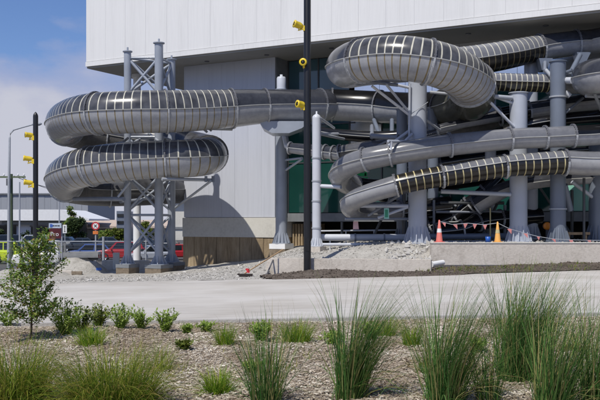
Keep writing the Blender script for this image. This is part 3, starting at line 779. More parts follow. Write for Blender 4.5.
for a, b, rr, m in [((434,200,32),(434,236,32),.05,'galvdk'),((448,196,32.4),(448,236,32.4),.06,'mull'),((462,200,32.2),(446,232,32),.05,'mull'),((474,196,32.4),(474,238,32.4),.07,'mull'),
                    ((500,198,32.2),(482,236,31.8),.05,'mull'),((440,203,31.9),(504,203,31.9),.06,'mull'),((505,205,32.4),(505,238,32.4),.06,'galvdk'),((342,222,32.6),(342,244,32.6),.05,'mull'),
                    ((392,196,32),(372,240,32),.05,'mull'),((404,190,32),(404,240,32),.07,'mull'),((540,188,32.4),(572,236,32.2),.05,'mull'),((572,190,32.6),(572,238,32.6),.06,'mull')]: strut(c10, a, b, rr, m)
# thin stay cable on the pale column
mb = MB(); mb.pipe([P(411,114,29.7), P(428,102,29.8)], .012, 5); build('stay_cable', mb, M['galv'], c3)
# welded saddles under the long run, hung from the corner column
mb = MB(); q = P(281.3, 124, 36.2); r = .72
mb.prism([P(259,121,35.3), P(310,121,35.3), P(302,128,35.3), P(289,133,35.3), P(272,133,35.3), P(263,128,35.3)], (0,1.3,0)); build('saddle', mb, M['steelmid'], c1)
for t, px, d, y0, y1 in ((c5, 545, 32.0, 58, 70), (c5, 583, 32.0, 52, 66)):
    mb = MB(); mb.prism([P(px-6,y0,d-.3), P(px+8,y0,d-.3), P(px+1,y1,d-.3), P(px-3,y1,d-.3)], (0,.5,0)); build('saddle', mb, M['steeldk'], t)
# concrete pads under the two slender columns
for px, d, y0, y1, w, lab in ((281.5, 37.35, 243.6, 262, 18, 'square concrete pad under the wall corner column, white painted top'), (317, 31, 246.6, 256, 14, 'small concrete pad under the slender domed post')):
    z1 = EYE+(HOR-y0)/F*d; z0 = EYE+(HOR-y1)/F*d-.4; ww = w*d/F; p = P(px, y0, d)
    t = thing('footing_pad', lab, 'concrete pad', (p.x, p.y, z0))
    mb = MB(); mb.box((p.x, p.y, (z0+z1-.22)/2), (ww*.97, ww*.97, z1-.22-z0), ROTB); build('block', mb, M['footing'] if px < 300 else M['concrete'], t)
    mb = MB(); mb.box((p.x, p.y, z1-.111), (ww, ww, .22), ROTB); build('painted_top', mb, M['white'] if px < 300 else M['concrete'], t)

# ------------------------------------------------------------------ lattice tower
tw = thing('lattice_tower', 'three legged lattice steel tower inside the double loop at left', 'tower', tuple(P(150, 270, 35)))
TC = [(127.6, 36.6, 7.2, 52, 264), (158.9, 36.5, 8.6, 43.5, 264.5), (171.6, 37.7, 7.6, 60, 262)]
def tcz(i, y):  # height from a row measured at the first leg
    return EYE+(HOR-y)/F*36.6
tpos = []
for i, (px, d, w, yt, yb) in enumerate(TC):
    p = P(px, yt, d); r = w*d/F/2; zb = EYE+(HOR-yb)/F*d; tpos.append((p.x, p.y, zb, p.z, r))
    mb = MB(); mb.cyl((p.x, p.y, zb), p, r, n=20); leg = build('leg', mb, M['steelmid'], tw)
    mb = MB(); mb.cyl(p, p+Vector((0,0,.04)), r*1.35, n=20); mb.cyl(p+Vector((0,0,.04)), p+Vector((0,0,.2)), .04, n=8); build('cap_plate', mb, M['steelmid'], leg)
    mb = MB(); mb.cyl((p.x,p.y,zb), (p.x,p.y,zb+.03), r*2.3, n=20); gusset_base(mb, (p.x, p.y, zb+.02), r, .35, 8, 2.0); build('flared_base', mb, M['steelmid'], leg)
levels = [58, 98, 137, 176, 215, 258]
def on_leg(i, y):
    x, yy, zb, zt, r = tpos[i]; z = max(zb+.25, min(zt-.15, tcz(i, y))); return Vector((x, yy, z))
for i, j in ((0,1),(1,2),(0,2)):
    for k in range(len(levels)-1):
        A0, A1, B0, B1 = on_leg(i, levels[k]), on_leg(i, levels[k+1]-4), on_leg(j, levels[k]), on_leg(j, levels[k+1]-4)
        for a, b in ((A0, B1), (B0, A1)):
            mb = MB(); mb.cyl(a, b, .06 if k == 0 else .052, n=8); build('brace', mb, M['steelmid'], tw)
        if k in (0, 2, 4):
            mb = MB(); mb.cyl(A0, B0, .05, n=8); build('crossbar', mb, M['steelmid'], tw)
for a, b, r, m in [((163,127,34.3),(232,129,36),.07,'galv'),((200,126,34.6),(207,132,34.9),.05,'galvdk'),((216,124,35),(210,131,35),.05,'galvdk'),
                   ((175,208,37.2),(211,181,35.3),.05,'galv'),((162,179,34.3),(213,180,35.6),.065,'galv'),((206,176,35.3),(206,182,35.3),.06,'galvdk'),((213,176,35.5),(213,182,35.5),.06,'galvdk'),
                   ((124,181,34.9),(62,183,36.6),.08,'galv'),((124,199,35),(74,199,37.2),.09,'galvdk'),((118,197,35),(130,182,35),.05,'galv'),
                   ((124,142,34.9),(100,148,37.8),.06,'galv'),((110,153,36),(128,138,35),.05,'galv'),((128,146,35),(150,133,38.6),.05,'galv'),
                   ((163,145,34.3),(150,134,38.4),.05,'galv'),((170,196,37.3),(120,202,38.8),.07,'galvdk')]:
    strut(tw, a, b, r, m, 'bracket_arm')
for i, (x, y, zb, zt, r) in enumerate(tpos):
    t = thing('tower_footing', ('brown concrete footing under the left leg of the tower', 'brown concrete footing under the tallest front leg of the tower', 'brown concrete footing under the rear leg of the tower, half hidden')[i], 'footing', (x, y, zb-.9))
    s = (.68, .82, .8)[i]
    mb = MB(); mb.box((x, y, zb-.53), (s, s, .8), ROTB); build('block', mb, M['footing'], t)
    mb = MB(); mb.box((x, y, zb-.075), (s*1.03, s*1.03, .145), ROTB); build('grout_top', mb, M['greywall'], t)

# ------------------------------------------------------------------ walls, pipes and site clutter on the platform
def wall_seg(mb, x0, y0, x1, y1, zb, zt, th):
    d = Vector((x1-x0, y1-y0, 0)); n = Vector((-d.y, d.x, 0)).normalized()*th
    a, b = Vector((x0, y0, 0)), Vector((x1, y1, 0))
    zz = lambda z: Vector((0,0,z))
    mb.hexa([a+zz(zb), b+zz(zb), b+n+zz(zb), a+n+zz(zb)], [a+zz(zt), b+zz(zt), b+n+zz(zt), a+n+zz(zt)])
t = thing('low_block_wall', 'low pale concrete block wall behind the dirt heap', 'wall', (1.5, 27.6, 0))
L0, L1 = P(268, 262, 28.1), P(431, 262, 26.9)
for k in range(5):
    a = L0.lerp(L1, k/5); b = L0.lerp(L1, (k+.997)/5); mb = MB()
    if k == 0:
        mb.hexa([(a.x-.22, a.y, -.4),(b.x, b.y, -.4),(b.x, b.y+.35, -.4),(a.x-.22, a.y+.35, -.4)], [(a.x, a.y, .53),(b.x, b.y, .53),(b.x, b.y+.35, .53),(a.x, a.y+.35, .53)])
    else: wall_seg(mb, a.x, a.y, b.x, b.y, -.4, .53, .35)
    build('wall_block', mb, M['concrete'], t)
mb = MB(); wall_seg(mb, L1.x-.3, L1.y+.36, L1.x-.05, L1.y+1.7, -.4, .5, .3); build('end_return', mb, M['concrete'], t)
t = thing('retaining_wall', 'long pale concrete retaining wall below the cones and right columns', 'wall', (8, 28.5, 0))
mb = MB(); wall_seg(mb, 4.28, 28.35, 18, 28.6, -.3, 1.0, .3); w1 = build('wall_face', mb, M['concrete'], t)
mb = MB(); wall_seg(mb, 4.2, 28.25, 18, 28.5, -.3, .30, .09); build('shadow_strip', mb, M['trim'], t)  # dark strip stands in for the shadow along the wall foot
mb = MB(); wall_seg(mb, 4.27, 28.33, 18, 28.58, 1.003, 1.03, .34); build('coping', mb, M['plinth'], t)
# rubble pile of white concrete where the two walls meet
t = thing('rubble_pile', 'heap of broken white concrete and stones between the two walls', 'rubble', (3.6, 29, .6))
for k in range(90):
    u = random.random(); px = 386+u*48; d = random.uniform(28.0, 30.0); x = (px-300)/F*d
    r = random.uniform(.04, .13); mb = MB(); rock(mb, (x, d, Hp(x, d)+r*.2), r); build('lump', mb, M['rubble'], t)
t = thing('pipe_stub', 'white pipe stub poking out between the two walls', 'pipe', tuple(P(436, 264, 27.6)))
mb = MB(); mb.cyl(P(431, 264.5, 27.5), P(443, 262.5, 27.9), .085, n=14); build('pipe', mb, M['white'], t)
mb = MB(); mb.cyl(P(431, 264.5, 27.5), P(432.2, 264.3, 27.54), .10, n=14); build('rim', mb, M['white'], t)
t = thing('drain_pipe', 'long horizontal grey pipe on stands between the slender post and the red cone', 'pipe', tuple(P(360, 246, 31.2)))
for x0, x1, m in ((321,355,'steellt'),(355.4,384,'steel'),(384.4,412,'steel')):
    mb = MB(); mb.cyl(P(x0,237.5,31.3), P(x1,237.5,31.3), .125, n=18); build('pipe_length', mb, M[m], t)
for x in (355.2, 384.2):
    mb = MB(); mb.cyl(P(x-.8,237.5,31.3), P(x+.8,237.5,31.3), .15, n=18); build('coupling', mb, M['steeldk'], t)
for x in (330, 355, 385):
    mb = MB(); mb.cyl(P(x,240,31.3), P(x,252,31.3), .03, n=8); build('stand', mb, M['steellt'], t)
t = thing('thin_pipe', 'thin pale pipe running just below the long horizontal grey pipe', 'pipe', tuple(P(360, 246, 31)))
mb = MB(); mb.cyl(P(322,244.5,31), P(410,244.5,31), .055, n=10); build('pipe_length', mb, M['steellt'], t)
t = thing('ground_pipe', 'dark grey pipe on the ground between red cone and yellow cone', 'pipe', tuple(P(460, 240, 31.4)))
mb = MB(); mb.cyl(P(428,236.5,31.6), P(512,236,31.6), .11, n=14); build('pipe_length', mb, M['steeldk'], t)
mb = MB(); mb.cyl(P(428,242,31.2), P(508,241.5,31.2), .045, n=10); build('lower_pipe', mb, M['steel'], t)
t = thing('hand_rail', 'thin pale rail on posts before the dark undercroft', 'rail', tuple(P(360, 242, 33)))
mb = MB(); mb.cyl(P(320,231,33), P(402,230,33), .03, n=8); build('top_rail', mb, M['steellt'], t)
for x in (346, 374, 400):
    mb = MB(); mb.cyl(P(x,231,33), P(x,243,33), .022, n=8); build('post', mb, M['steellt'], t)
t = thing('hand_rail', 'thin pale rail behind the red cone, strung below the black tubes', 'rail', tuple(P(460, 240, 31.9)))
mb = MB(); mb.cyl(P(440,222,31.9), P(490,221.5,31.9), .022, n=8); build('top_rail', mb, M['rail'], t)
for x in (441, 466):
    mb = MB(); mb.cyl(P(x,222,31.9), P(x,242,31.9), .02, n=8); build('post', mb, M['rail'], t)
mb = MB(); mb.cyl(P(490.3,208,31), P(490.3,242,31), .025, n=8); tag(build('marker_stake', mb, M['goldlt'], origin=P(490.3,242,31)), 'thin yellow stake behind the yellow cone', 'stake')
t = thing('hanging_sign', 'small green sign hanging below a beam left of the thick pale column', 'sign', tuple(P(386.5, 214, 29.6)))
mb = MB(); mb.box(P(386.5,213.5,29.6), (.17,.02,.36)); build('board', mb, M['leafgr'] if 0 else M['glassmint'], t)
mb = MB(); mb.box(P(386.5,213.5,29.585), (.10,.008,.26)); build('green_face', mb, mat('sign green', (.03,.25,.13), .5), t)
mb = MB(); mb.cyl(P(386.5,206.5,29.6), P(386.5,208.5,29.6), .012); build('hanger', mb, M['galv'], t)
mb = MB(); q = P(356,225,30.4)
mb.hexa([q+Vector((-.1,0,-.14)), q+Vector((.1,.02,-.15)), q+Vector((.1,.1,-.14)), q+Vector((-.1,.08,-.15))], [q+Vector((-.09,0,.12)), q+Vector((.07,.02,.13)), q+Vector((.07,.08,.13)), q+Vector((-.09,.07,.12))])
tag(build('hanging_rag', mb, M['pinkrag'], origin=q), 'faded pink cloth hanging below the slide bend', 'cloth')
# green safety netting seen behind the tube bend
t = thing('safety_netting', 'bright green netting panel in the gap between two tube bends', 'netting', tuple(P(368, 178, 34.3)))
mb = MB(); gm = mat('green netting', (.01,.36,.08), .6)
for k, (x0, x1, y0, y1) in enumerate(((352,368,177,180),(350,366,173,176),(364.6,367,170,176))):
    mb = MB(); c = P((x0+x1)/2, (y0+y1)/2, 34.3); mb.box(c, ((x1-x0)*34.3/F, .03, (y1-y0)*34.3/F)); build('net_strip', mb, gm, t)

def cone(px, d, y0, y1, body, band, label):
    hgt = (y1-y0)*d/F*.93; b = P(px, y1, d); b.z = max(b.z, 1.0 if d > 28.7 else b.z)
    t = thing('traffic_cone', label, 'traffic cone', b, 'traffic cones on the platform edge')
    mb = MB(); s = hgt*.22; mb.box(b+Vector((0,0,.025)), (s*2, s*2, .05)); build('base', mb, body, t)
    R = lambda h: hgt*.155*(1-h)+hgt*.035*h
    mb = MB(); mb.lathe(b+Vector((0,0,.05)), (0,0,1), [(0,R(0)),(hgt*.93,R(1)),(hgt*.95,R(1)*.6),(hgt*.95,0)], 20); build('body', mb, body, t)
    mb = MB(); mb.lathe(b+Vector((0,0,.05)), (0,0,1), [(hgt*.40,R(.43)+.004),(hgt*.57,R(.61)+.004)], 20); build('band', mb, band, t)
cone(439.3, 28.9, 219, 243.5, M['conered'], M['white'], 'red traffic cone with a white band at the corner of the retaining wall')
cone(497.6, 28.9, 221, 243.5, M['coneyel'], M['goldlt'], 'amber yellow traffic cone left of the half lit column')
# bunting
bt = thing('flag_bunting', 'line of small pink red flags strung between the cones and columns', 'bunting', tuple(P(500, 240, 28.95)))
rope = [(440,221.5),(452,224.5),(468,223.2),(484,224.8),(497.6,223),(510,229),(524,233),(538,236.5),(553,239),(575,240),(600,240.5)]
mb = MB(); mb.pipe([P(x, y, 28.95) for x, y in rope], .01, 5); build('rope', mb, M['galv'], bt)
for px, py in ((444,222.8),(455,224.5),(465.5,223.6),(475,224),(485,224.8),(509.5,229),(525.5,233.5),(538.5,236.7),(553.5,239),(571,240),(589,240.2)):
    q = P(px, py, 28.94); s = random.uniform(.6, .9)
    mb = MB(); mb.prism([q+Vector((-.085*s,0,0)), q+Vector((.085*s,0,0)), q+Vector((random.uniform(-.03,.09),.02,-.19*s))], (0,.012,0)); build('flag', mb, M['tape'], bt)
# small site bits
mb = MB(); q = P(488,239,29.6); mb.lathe(q+Vector((0,0,-.12)), (0,0,1), [(0,0),(0,.08),(.2,.095),(.2,.08),(.02,.07),(.02,0)]); tag(build('blue_bucket', mb, M['blueplastic'], origin=q), 'blue bucket beside the yellow cone', 'bucket')
t = thing('timber_bearer', 'pale timber plank lying on the platform at right', 'plank', tuple(P(576, 236, 30.6)))
mb = MB(); mb.box(P(576,233.5,30.8), (.95,.2,.09), Matrix.Rotation(.05,3,'Z')); build('plank', mb, M['wood'], t)
for dx in (-.3,.3):
    q = P(576,237,30.8); mb = MB(); mb.box((q.x+dx, q.y, q.z-.02), (.12,.2,.17)); build('block', mb, M['wood'], t)
t = thing('warning_lamp', 'orange and white warning lamp in the shade between two right columns', 'lamp', tuple(P(547, 226, 31)))
q = P(547,226,31); mb = MB(); mb.lathe(q+Vector((0,.1,0)), (0,-1,0), [(0,0),(0,.13),(.14,.14),(.16,.1),(.16,0)]); build('body', mb, M['amber'], t)
mb = MB(); mb.box(q+Vector((0,0,-.3)), (.08,.08,.45)); build('stand', mb, M['trim'], t)
# broom leaning on the block wall
t = thing('broom', 'wide broom with a dark head leaning on the end of the low block wall', 'broom', tuple(P(245, 279, 26)))
h0 = P(245, 278, 26.2); h0.z = Hp(h0.x, h0.y)+.05
mb = MB(); mb.cyl(h0+Vector((.0,0,.06)), P(283, 249.5, 28.3), .021, n=8); build('handle', mb, M['wood'], t)
mb = MB(); mb.box(h0, (.46,.09,.09)); build('head', mb, M['bristle'], t)
mb = MB(); mb.cyl(h0+Vector((.08,0,.08)), h0+Vector((.1,.0,.2)), .04, n=10); mb.box(h0+Vector((.08,0,.14)), (.16,.05,.05), Matrix.Rotation(.8,3,'Y')); build('socket', mb, M['signred'], t)
t = thing('prop_stake', 'dark stake propped against the end of the low block wall', 'stake', tuple(P(268, 276, 27.7)))
mb = MB(); mb.pipe([P(265.5,277.5,27.0), P(273,260,28.05)], .025, 6); build('rod', mb, M['trim'], t)
mb = MB(); mb.box(P(265.7,277,27.0), (.07,.05,.06)); build('foot', mb, M['trim'], t)

# ------------------------------------------------------------------ lamp poles with yellow floodlights
def lamp_pole(px, d, wpx, ytop, ybot, label, lamps, R):
    p = P(px, ybot, d); zt = EYE+(HOR-ytop)/F*d; r = wpx*d/F/2
    t = thing('lamp_pole', label, 'lamp pole', p, 'black poles with yellow floodlights')
    mb = MB(); mb.lathe((p.x, p.y, p.z-.3), (0,0,1), [(0,r),(zt-p.z+.3,r*.97),(zt-p.z+.36,r*.8),(zt-p.z+.42,r*.35),(zt-p.z+.45,0)], 18); build('pole', mb, M['polblk'], t)
    mb = MB(); mb.box((p.x, p.y-r-.001, p.z+1.0), (r*1.0,.03,.4)); build('access_hatch', mb, M['polblk'], t)
    for lx, ly, ax in lamps:
        c = P(lx, ly, d-.05); ax = Vector(ax).normalized()
        mb = MB(); mb.lathe(c, ax, [(-.16,0),(-.16,.05),(-.12,R*.75),(-.04,R),(.10,R),(.115,R*1.14),(.15,R*1.14),(.15,R*.62)], 18); fl = build('floodlight', mb, M['yellow'], t)
        mb = MB(); mb.lathe(c, ax, [(.135,0),(.135,R*.62),(.13,R*.62)], 18); mb.lathe(c, ax, [(.13,R*.3),(.15,R*.25),(.155,0)], 12); build('lens', mb, M['lens'], fl)
        arm = Vector((p.x-r*.6*(1 if lx < px else -1), p.y-.02, c.z-.10))
        mb = MB(); mb.pipe([c-ax*.05, c+Vector((0,0,-.16)), arm], .03, 8); mb.box(arm, (.12,.12,.16)); build('bracket', mb, M['yellow'], fl)
lamp_pole(307.3, 27.6, 7.4, -90, 276, 'tall black lamp pole with three yellow floodlights in the middle', [(298.3,25,(-.9,-.35,.25)),(303.6,62.5,(-.15,-1,-.05)),(301,104.5,(-.85,-.5,.1))], .108)
lamp_pole(35.6, 30, 5.2, 116, 272, 'shorter black lamp pole with yellow floodlights at far left', [(29.5,135,(-.9,-.5,.05)),(28,158.5,(-1,-.25,.1)),(28.5,182.5,(-1,-.2,.1))], .085)

# ------------------------------------------------------------------ left background
def gz(px, d): return H((px-300)/F*d, d)
# utility pole, street lights, wires
p = P(10.5, 222, 62); z0 = gz(10.5, 62)
t = thing('utility_pole', 'greenish timber utility pole at the far left', 'utility pole', (p.x, p.y, z0))
mb = MB(); mb.cyl((p.x, p.y, z0-.2), (p.x, p.y, P(0,174,62).z), .19, .16, n=14); build('pole', mb, M['utility'], t)
mb = MB(); mb.box(P(12,177,62), (1.9,.12,.12)); build('crossarm', mb, M['utility'], t)
for dx in (-8,-3,6,12): 
    mb = MB(); q = P(12+dx,176,62); mb.lathe(q, (0,0,1), [(0,.02),(.05,.06),(.12,.06),(.16,.02),(.2,0)], 8); build('insulator', mb, M['white'], t)
mb = MB(); mb.box(P(8.6,182,61.7), (.25,.3,.5)); build('junction_box', mb, M['trim'], t)
for k, (x1, y1, lab) in enumerate(((60,186,'upper thin cable strung from the utility pole to the right'),(60,190,'lower thin cable strung from the utility pole to the right'))):
    a = P(14+k*5,176,62); b = P(x1+20,y1,80); pts = [a.lerp(b, u/10)-Vector((0,0,.5*math.sin(PI*u/10))) for u in range(11)]
    mb = MB(); mb.pipe(pts, .022, 5); tag(build('overhead_cable', mb, M['ink'], origin=a), lab, 'cable')
def street_light(px, d, ytop, armx, army, label):
    p = P(px, 222, d); z0 = gz(px, d); top = P(px+1, ytop, d)
    t = thing('street_light', label, 'street light', (p.x, p.y, z0), 'thin grey street lights')
    mb = MB(); mb.pipe([(p.x, p.y, z0-.2), P(px+.4,(ytop+222)/2,d), top, P(px+2, ytop-5, d), P(px+5, ytop-8, d)], [.11,.09,.07,.055,.05], 10); build('pole', mb, M['galv'], t)
    mb = MB(); mb.pipe([P(px+5, ytop-8, d), P((px+armx)/2+2, (ytop-8+army)/2, d), P(armx, army, d)], .045, 8); build('arm', mb, M['galv'], t)
    mb = MB(); mb.lathe(P(armx-1,army,d), P(armx+5,army-.5,d)-P(armx-1,army,d), [(0,0),(0,.05),(.15,.11),(.5,.12),(.65,.05),(.66,0)], 10); build('lamp_head', mb, M['galv'], t)
street_light(8.6, 58, 138, 33, 124.5, 'tall curved street light left of the shorter black pole')
def plain_post(px, d, ytop, w, label):
    p = P(px, 222, d); z0 = gz(px, d)
    t = thing('steel_pole', label, 'pole', (p.x, p.y, z0), 'slim grey poles in the car park')
    mb = MB(); mb.cyl((p.x,p.y,z0-.2), P(px,ytop,d), w, w*.7, n=10); build('pole', mb, M['galv'], t)
    mb = MB(); mb.cyl((p.x,p.y,z0-.05), (p.x,p.y,z0+.06), w*2.2, n=10); build('base_plate', mb, M['galv'], t)
plain_post(19.6, 85, 182, .09, 'slim grey pole right of the utility pole')
plain_post(59.3, 105, 196, .10, 'slim grey pole standing before the white roofed building')
# warehouse
d = 165.
wx0, wx1 = P(-160,0,d).x, P(88,0,d).x
t = thing('grey_warehouse', 'long grey windowless warehouse with a flat roof far behind the car park', 'building', ((wx0+wx1)/2, d+15, -1.2))
zt = P(0,194.5,d).z
mb = MB(); n = 40
for i in range(n):
    a = wx0+(wx1-wx0)*i/n; b = wx0+(wx1-wx0)*(i+1)/n-.03; mb.box(((a+b)/2, d+.03*(i % 2)+12, (zt-1.5)/2), (b-a, 24, zt+1.5))
build('wall', mb, M['wh'], t)
mb = MB(); mb.box(((wx0+wx1)/2, d+12, zt+.12), (wx1-wx0+.3, 24.6, .25)); build('roof_edge', mb, M['greywall'], t)
# white roofed building
d = 128.
x0, x1, x2 = P(-130,0,d).x, P(62,0,d).x, P(89,0,d).x
zf1, zf0 = P(0,209.5,d).z, P(0,220.5,d).z
t = thing('white_roofed_building', 'low building with a deep white roof and grey walls before the warehouse', 'building', ((x0+x1)/2, d+6, -1))
mb = MB(); mb.prism([(x0,d,zf0),(x2,d,zf0),(x2,d,zf0+.25),(x1,d,zf1),(x0,d,zf1)], (0,14,.0)); build('roof', mb, M['white'], t)
mb = MB(); mb.box(((x0+x2)/2-2, d+8, (zf0-1.4)/2-.0), (x2-x0-5, 12, zf0+1.35)); build('wall', mb, M['wing'], t)
for a, b, lo, hi in ((27,43,238,227),(-5,12,238,226),(70,84,238,224)):
    mb = MB(); q0, q1 = P(a,lo,d), P(b,hi,d); mb.box(((q0.x+q1.x)/2, d+1.9, (q0.z+q1.z)/2), (q1.x-q0.x,.15,q1.z-q0.z)); w = build('window', mb, M['carglass'], t)
    mb = MB(); mb.box(((q0.x+q1.x)/2, d+1.85, q1.z+.1), (q1.x-q0.x+.3,.2,.14)); build('frame', mb, M['trim'], w)
mb = MB(); mb.box((P(30,0,d).x, d+1.5, zf0-.35), (9,1,.5)); build('awning', mb, M['greywall'], t)
# beige low building and pale block seen through the tower
d = 140.
t = thing('beige_roofed_building', 'low building with a beige roof right of the round sign', 'building', tuple(P(110, 236, d)))
q0, q1 = P(96,222,d), P(121,228,d)
mb = MB(); mb.prism([(q0.x-4,d,q1.z),(q1.x+12,d,q1.z),(q1.x+11,d+5,q0.z+.05),(q0.x-3,d+5,q0.z+.05)], (0,.0,.3)); build('roof', mb, M['beige'], t)
mb = MB(); mb.box(((q0.x+q1.x)/2+4, d+6, (q1.z-1.5)/2), (q1.x-q0.x+14, 9, q1.z+1.4)); build('wall', mb, M['concrete'], t)
d = 100.
t = thing('pale_block', 'pale flat roofed block seen between the tower and the brown wall', 'building', tuple(P(176, 240, d)))
q0, q1 = P(172,196,d), P(192,240,d); q2 = P(168,184,d)
mb = MB(); mb.box(((q0.x+q1.x)/2+3, d+6, (q0.z+q1.z)/2), (q1.x-q0.x+6, 12, q0.z-q1.z)); build('wall', mb, M['plinth'], t)
mb = MB(); mb.box(((q0.x+q1.x)/2+3, d-.05, P(0,228,d).z), (q1.x-q0.x+5.6,.15,.25)); build('band', mb, M['greywall'], t)
mb = MB(); mb.box((q0.x+2, d+3, q0.z+.6), (6, 8, 1.2)); build('roof_plant', mb, M['steeldk'], t)
t = thing('dark_block', 'narrow dark glazed block seen behind the left tower leg', 'building', tuple(P(119, 240, 118)))
q0, q1 = P(116.5,211,118), P(124.5,240,118)
mb = MB(); mb.box(((q0.x+q1.x)/2, 121, (q0.z+q1.z)/2), (q1.x-q0.x, 6, q0.z-q1.z)); build('wall', mb, M['steeldk'], t)
for k in range(4):
    mb = MB(); mb.box(((q0.x+q1.x)/2, 117.95, q0.z-.6-k*.95), ((q1.x-q0.x)*.8,.1,.4)); build('window', mb, M['carglass'], t)
# trees and bushes in the background
def tree(name, label, cat, px, d, ytop, wpx, m, ybase=240, trunk=True, dens=1., clus=None):
    z0 = gz(px, d); top = P(px, ytop, d); w = wpx*d/F; hgt = top.z-z0
    t = thing(name, label, cat, (top.x, d, z0), 'trees and bushes round the car park')
    tr, lf = MB(), MB(); b = Vector((top.x, d, z0))
    tr.pipe([b+Vector((0,0,-.2)), b+Vector((.05,0,hgt*.4)), b+Vector((-.05,0,hgt*.85))], [.13,.10,.04], 7)
    cl = []
    for i in range(clus or int(14*dens)):
        v = rdir(-.6); f = random.uniform(.35, .95)
        c = b+Vector((v.x*w*.5*f, v.y*w*.45*f, hgt*(.58 if trunk else .5)+v.z*hgt*(.42 if trunk else .5)*f)); cl.append(c)
        tr.pipe([b+Vector((0,0,hgt*.35)), c.lerp(b+Vector((0,0,hgt*.5)), .4), c], [.06,.04,.015], 5)
    for c in cl:
        R = w*random.uniform(.14, .24)
        for k in range(int(150*dens)):
            v = rdir(); pt = c+Vector((v.x, v.y, v.z*.75))*R*random.random()**.4
            if pt.z < z0+.05: continue
            leaf(lf, pt, random.uniform(.2,.38), random.uniform(.13,.24), rdir(-.5), Vector((0,0,1)))
    build('trunk', tr, M['bark'], t, fixn=False); build('crown', lf, m, t, fixn=False)
tree('leafy_tree', 'taller leafy tree before the warehouse, rising above the white roof', 'tree', 71.5, 112, 203, 17, M['leaf'], dens=.8)
tree('leafy_tree', 'broad dark tree beside the no stopping sign', 'tree', 76, 108, 218, 26, M['leaffar'], dens=1.3)
tree('round_bush', 'rounded green bush left of the maroon sign', 'bush', 46, 106, 224, 8, M['leaffar'], trunk=False, dens=.7)
tree('round_bush', 'dark bush at the left edge behind the lime car', 'bush', -1, 106, 225, 12, M['leaffar'], trunk=False, dens=.7)
tree('round_bush', 'low hedge bush behind the shorter black pole', 'bush', 27, 108, 231, 14, M['leaffar'], trunk=False, dens=.6)
tree('round_bush', 'reddish green bush right of the no stopping sign', 'bush', 106, 112, 228, 14, M['leaf'], trunk=False, dens=1.3)
tree('round_bush', 'bright yellow green bush behind the left tower leg', 'bush', 119, 110, 226, 11, M['leafyel'], trunk=False, dens=1.2)
tree('round_bush', 'green bush seen between the tower legs', 'bush', 145, 104, 219, 17, M['leafyel'], trunk=False, dens=1.5)
# signs
d = 92.
t = thing('shop_sign', 'two part shop sign, pale above maroon, beside the parked cars', 'sign', (P(55,0,d).x, d, gz(55,d)))
q0, q1 = P(49,223.2,d), P(61.5,228,d)
mb = MB(); mb.box(((q0.x+q1.x)/2, d, (q0.z+q1.z)/2), (q1.x-q0.x,.12,q0.z-q1.z)); top = build('top_panel', mb, M['signpale'], t)
mb = MB(); mb.box((P(51.2,0,d).x, d-.075, (q0.z+q1.z)/2), (.22,.03,.32)); mb.box((P(51.2,0,d).x+.1, d-.075, (q0.z+q1.z)/2+.02), (.24,.028,.2), Matrix.Rotation(.5,3,'Y')); build('emblem', mb, M['signblue'], top)
q2, q3 = P(49.3,228.4,d), P(61.3,238.5,d)
mb = MB(); mb.box(((q2.x+q3.x)/2, d, (q2.z+q3.z)/2), (q3.x-q2.x,.12,q2.z-q3.z)); low = build('lower_panel', mb, M['signdark'], t)
for x in (50, 60.5):
    mb = MB(); p = P(x,236,d); mb.cyl((p.x, d+.12, gz(55,d)-.1), (p.x, d+.12, q0.z), .05); build('post', mb, M['galvdk'], t)
def text(s, size, loc, m, parent, name='lettering'):
    cu = bpy.data.curves.new(name, 'FONT'); cu.body = s; cu.size = size; cu.extrude = .01; cu.align_x = 'CENTER'; cu.align_y = 'CENTER'
    cu.materials.append(m); tmp = bpy.data.objects.new(name, cu)
    me = bpy.data.meshes.new_from_object(tmp); bpy.data.objects.remove(tmp); me.name = name
    o = bpy.data.objects.new(name, me); COL.objects.link(o)
    o.parent = parent; o.location = Vector(loc)-ROOT[parent.name]; o.rotation_euler = (PI/2,0,0); return o
text('Pro', .62, (P(54.8,0,d).x, d-.075, P(0,234.2,d).z), M['white'], low)
mb = MB()
for a, b in ((53,54.6),(55,57.2),(57.6,59.8)):
    A, Bq = P(a,225.2,d), P(b,226.3,d); mb.box(((A.x+Bq.x)/2, d-.07, (A.z+Bq.z)/2), (Bq.x-A.x,.02,.09))
build('lettering', mb, M['ink'], top)
d = 78.
t = thing('arrow_sign', 'small white sign with a thin dark vertical arrow beside the maroon sign', 'sign', (P(65,0,d).x, d, gz(65,d)))
q0, q1 = P(62.8,224.8,d), P(66.8,233.2,d)
mb = MB(); mb.box(((q0.x+q1.x)/2, d, (q0.z+q1.z)/2), (q1.x-q0.x,.04,q0.z-q1.z)); bd = build('board', mb, M['white'], t)
cx, cz = (q0.x+q1.x)/2, (q0.z+q1.z)/2
mb = MB(); mb.box((cx, d-.03, cz), (.04,.02,.5)); mb.box((cx, d-.031, cz+.22), (.12,.02,.05)); mb.box((cx, d-.031, cz-.22), (.12,.02,.05)); build('arrow', mb, M['ink'], bd)
mb = MB(); mb.cyl((cx, d+.06, gz(65,d)-.1), (cx, d+.06, q0.z), .035); build('post', mb, M['galv'], t)
d = 58.
t = thing('no_stopping_sign', 'round red and white sign with a dark cross over an orange plate', 'road sign', (P(95.5,0,d).x, d, gz(95.5,d)))
c = P(95.5,226,d); R = 4.1*d/F
mb = MB(); mb.cyl((c.x,d,c.z), (c.x,d+.03,c.z), R, n=32); fc = build('red_disc', mb, M['signred'], t)
mb = MB(); mb.cyl((c.x,d-.008,c.z), (c.x,d-.002,c.z), R*.68, n=32); build('white_disc', mb, M['white'], fc)
mb = MB()
for s in (1,-1): mb.box((c.x,d-.014-.004*s,c.z), (R*.95,.006,R*.16), Matrix.Rotation(s*PI/4,3,'Y'))
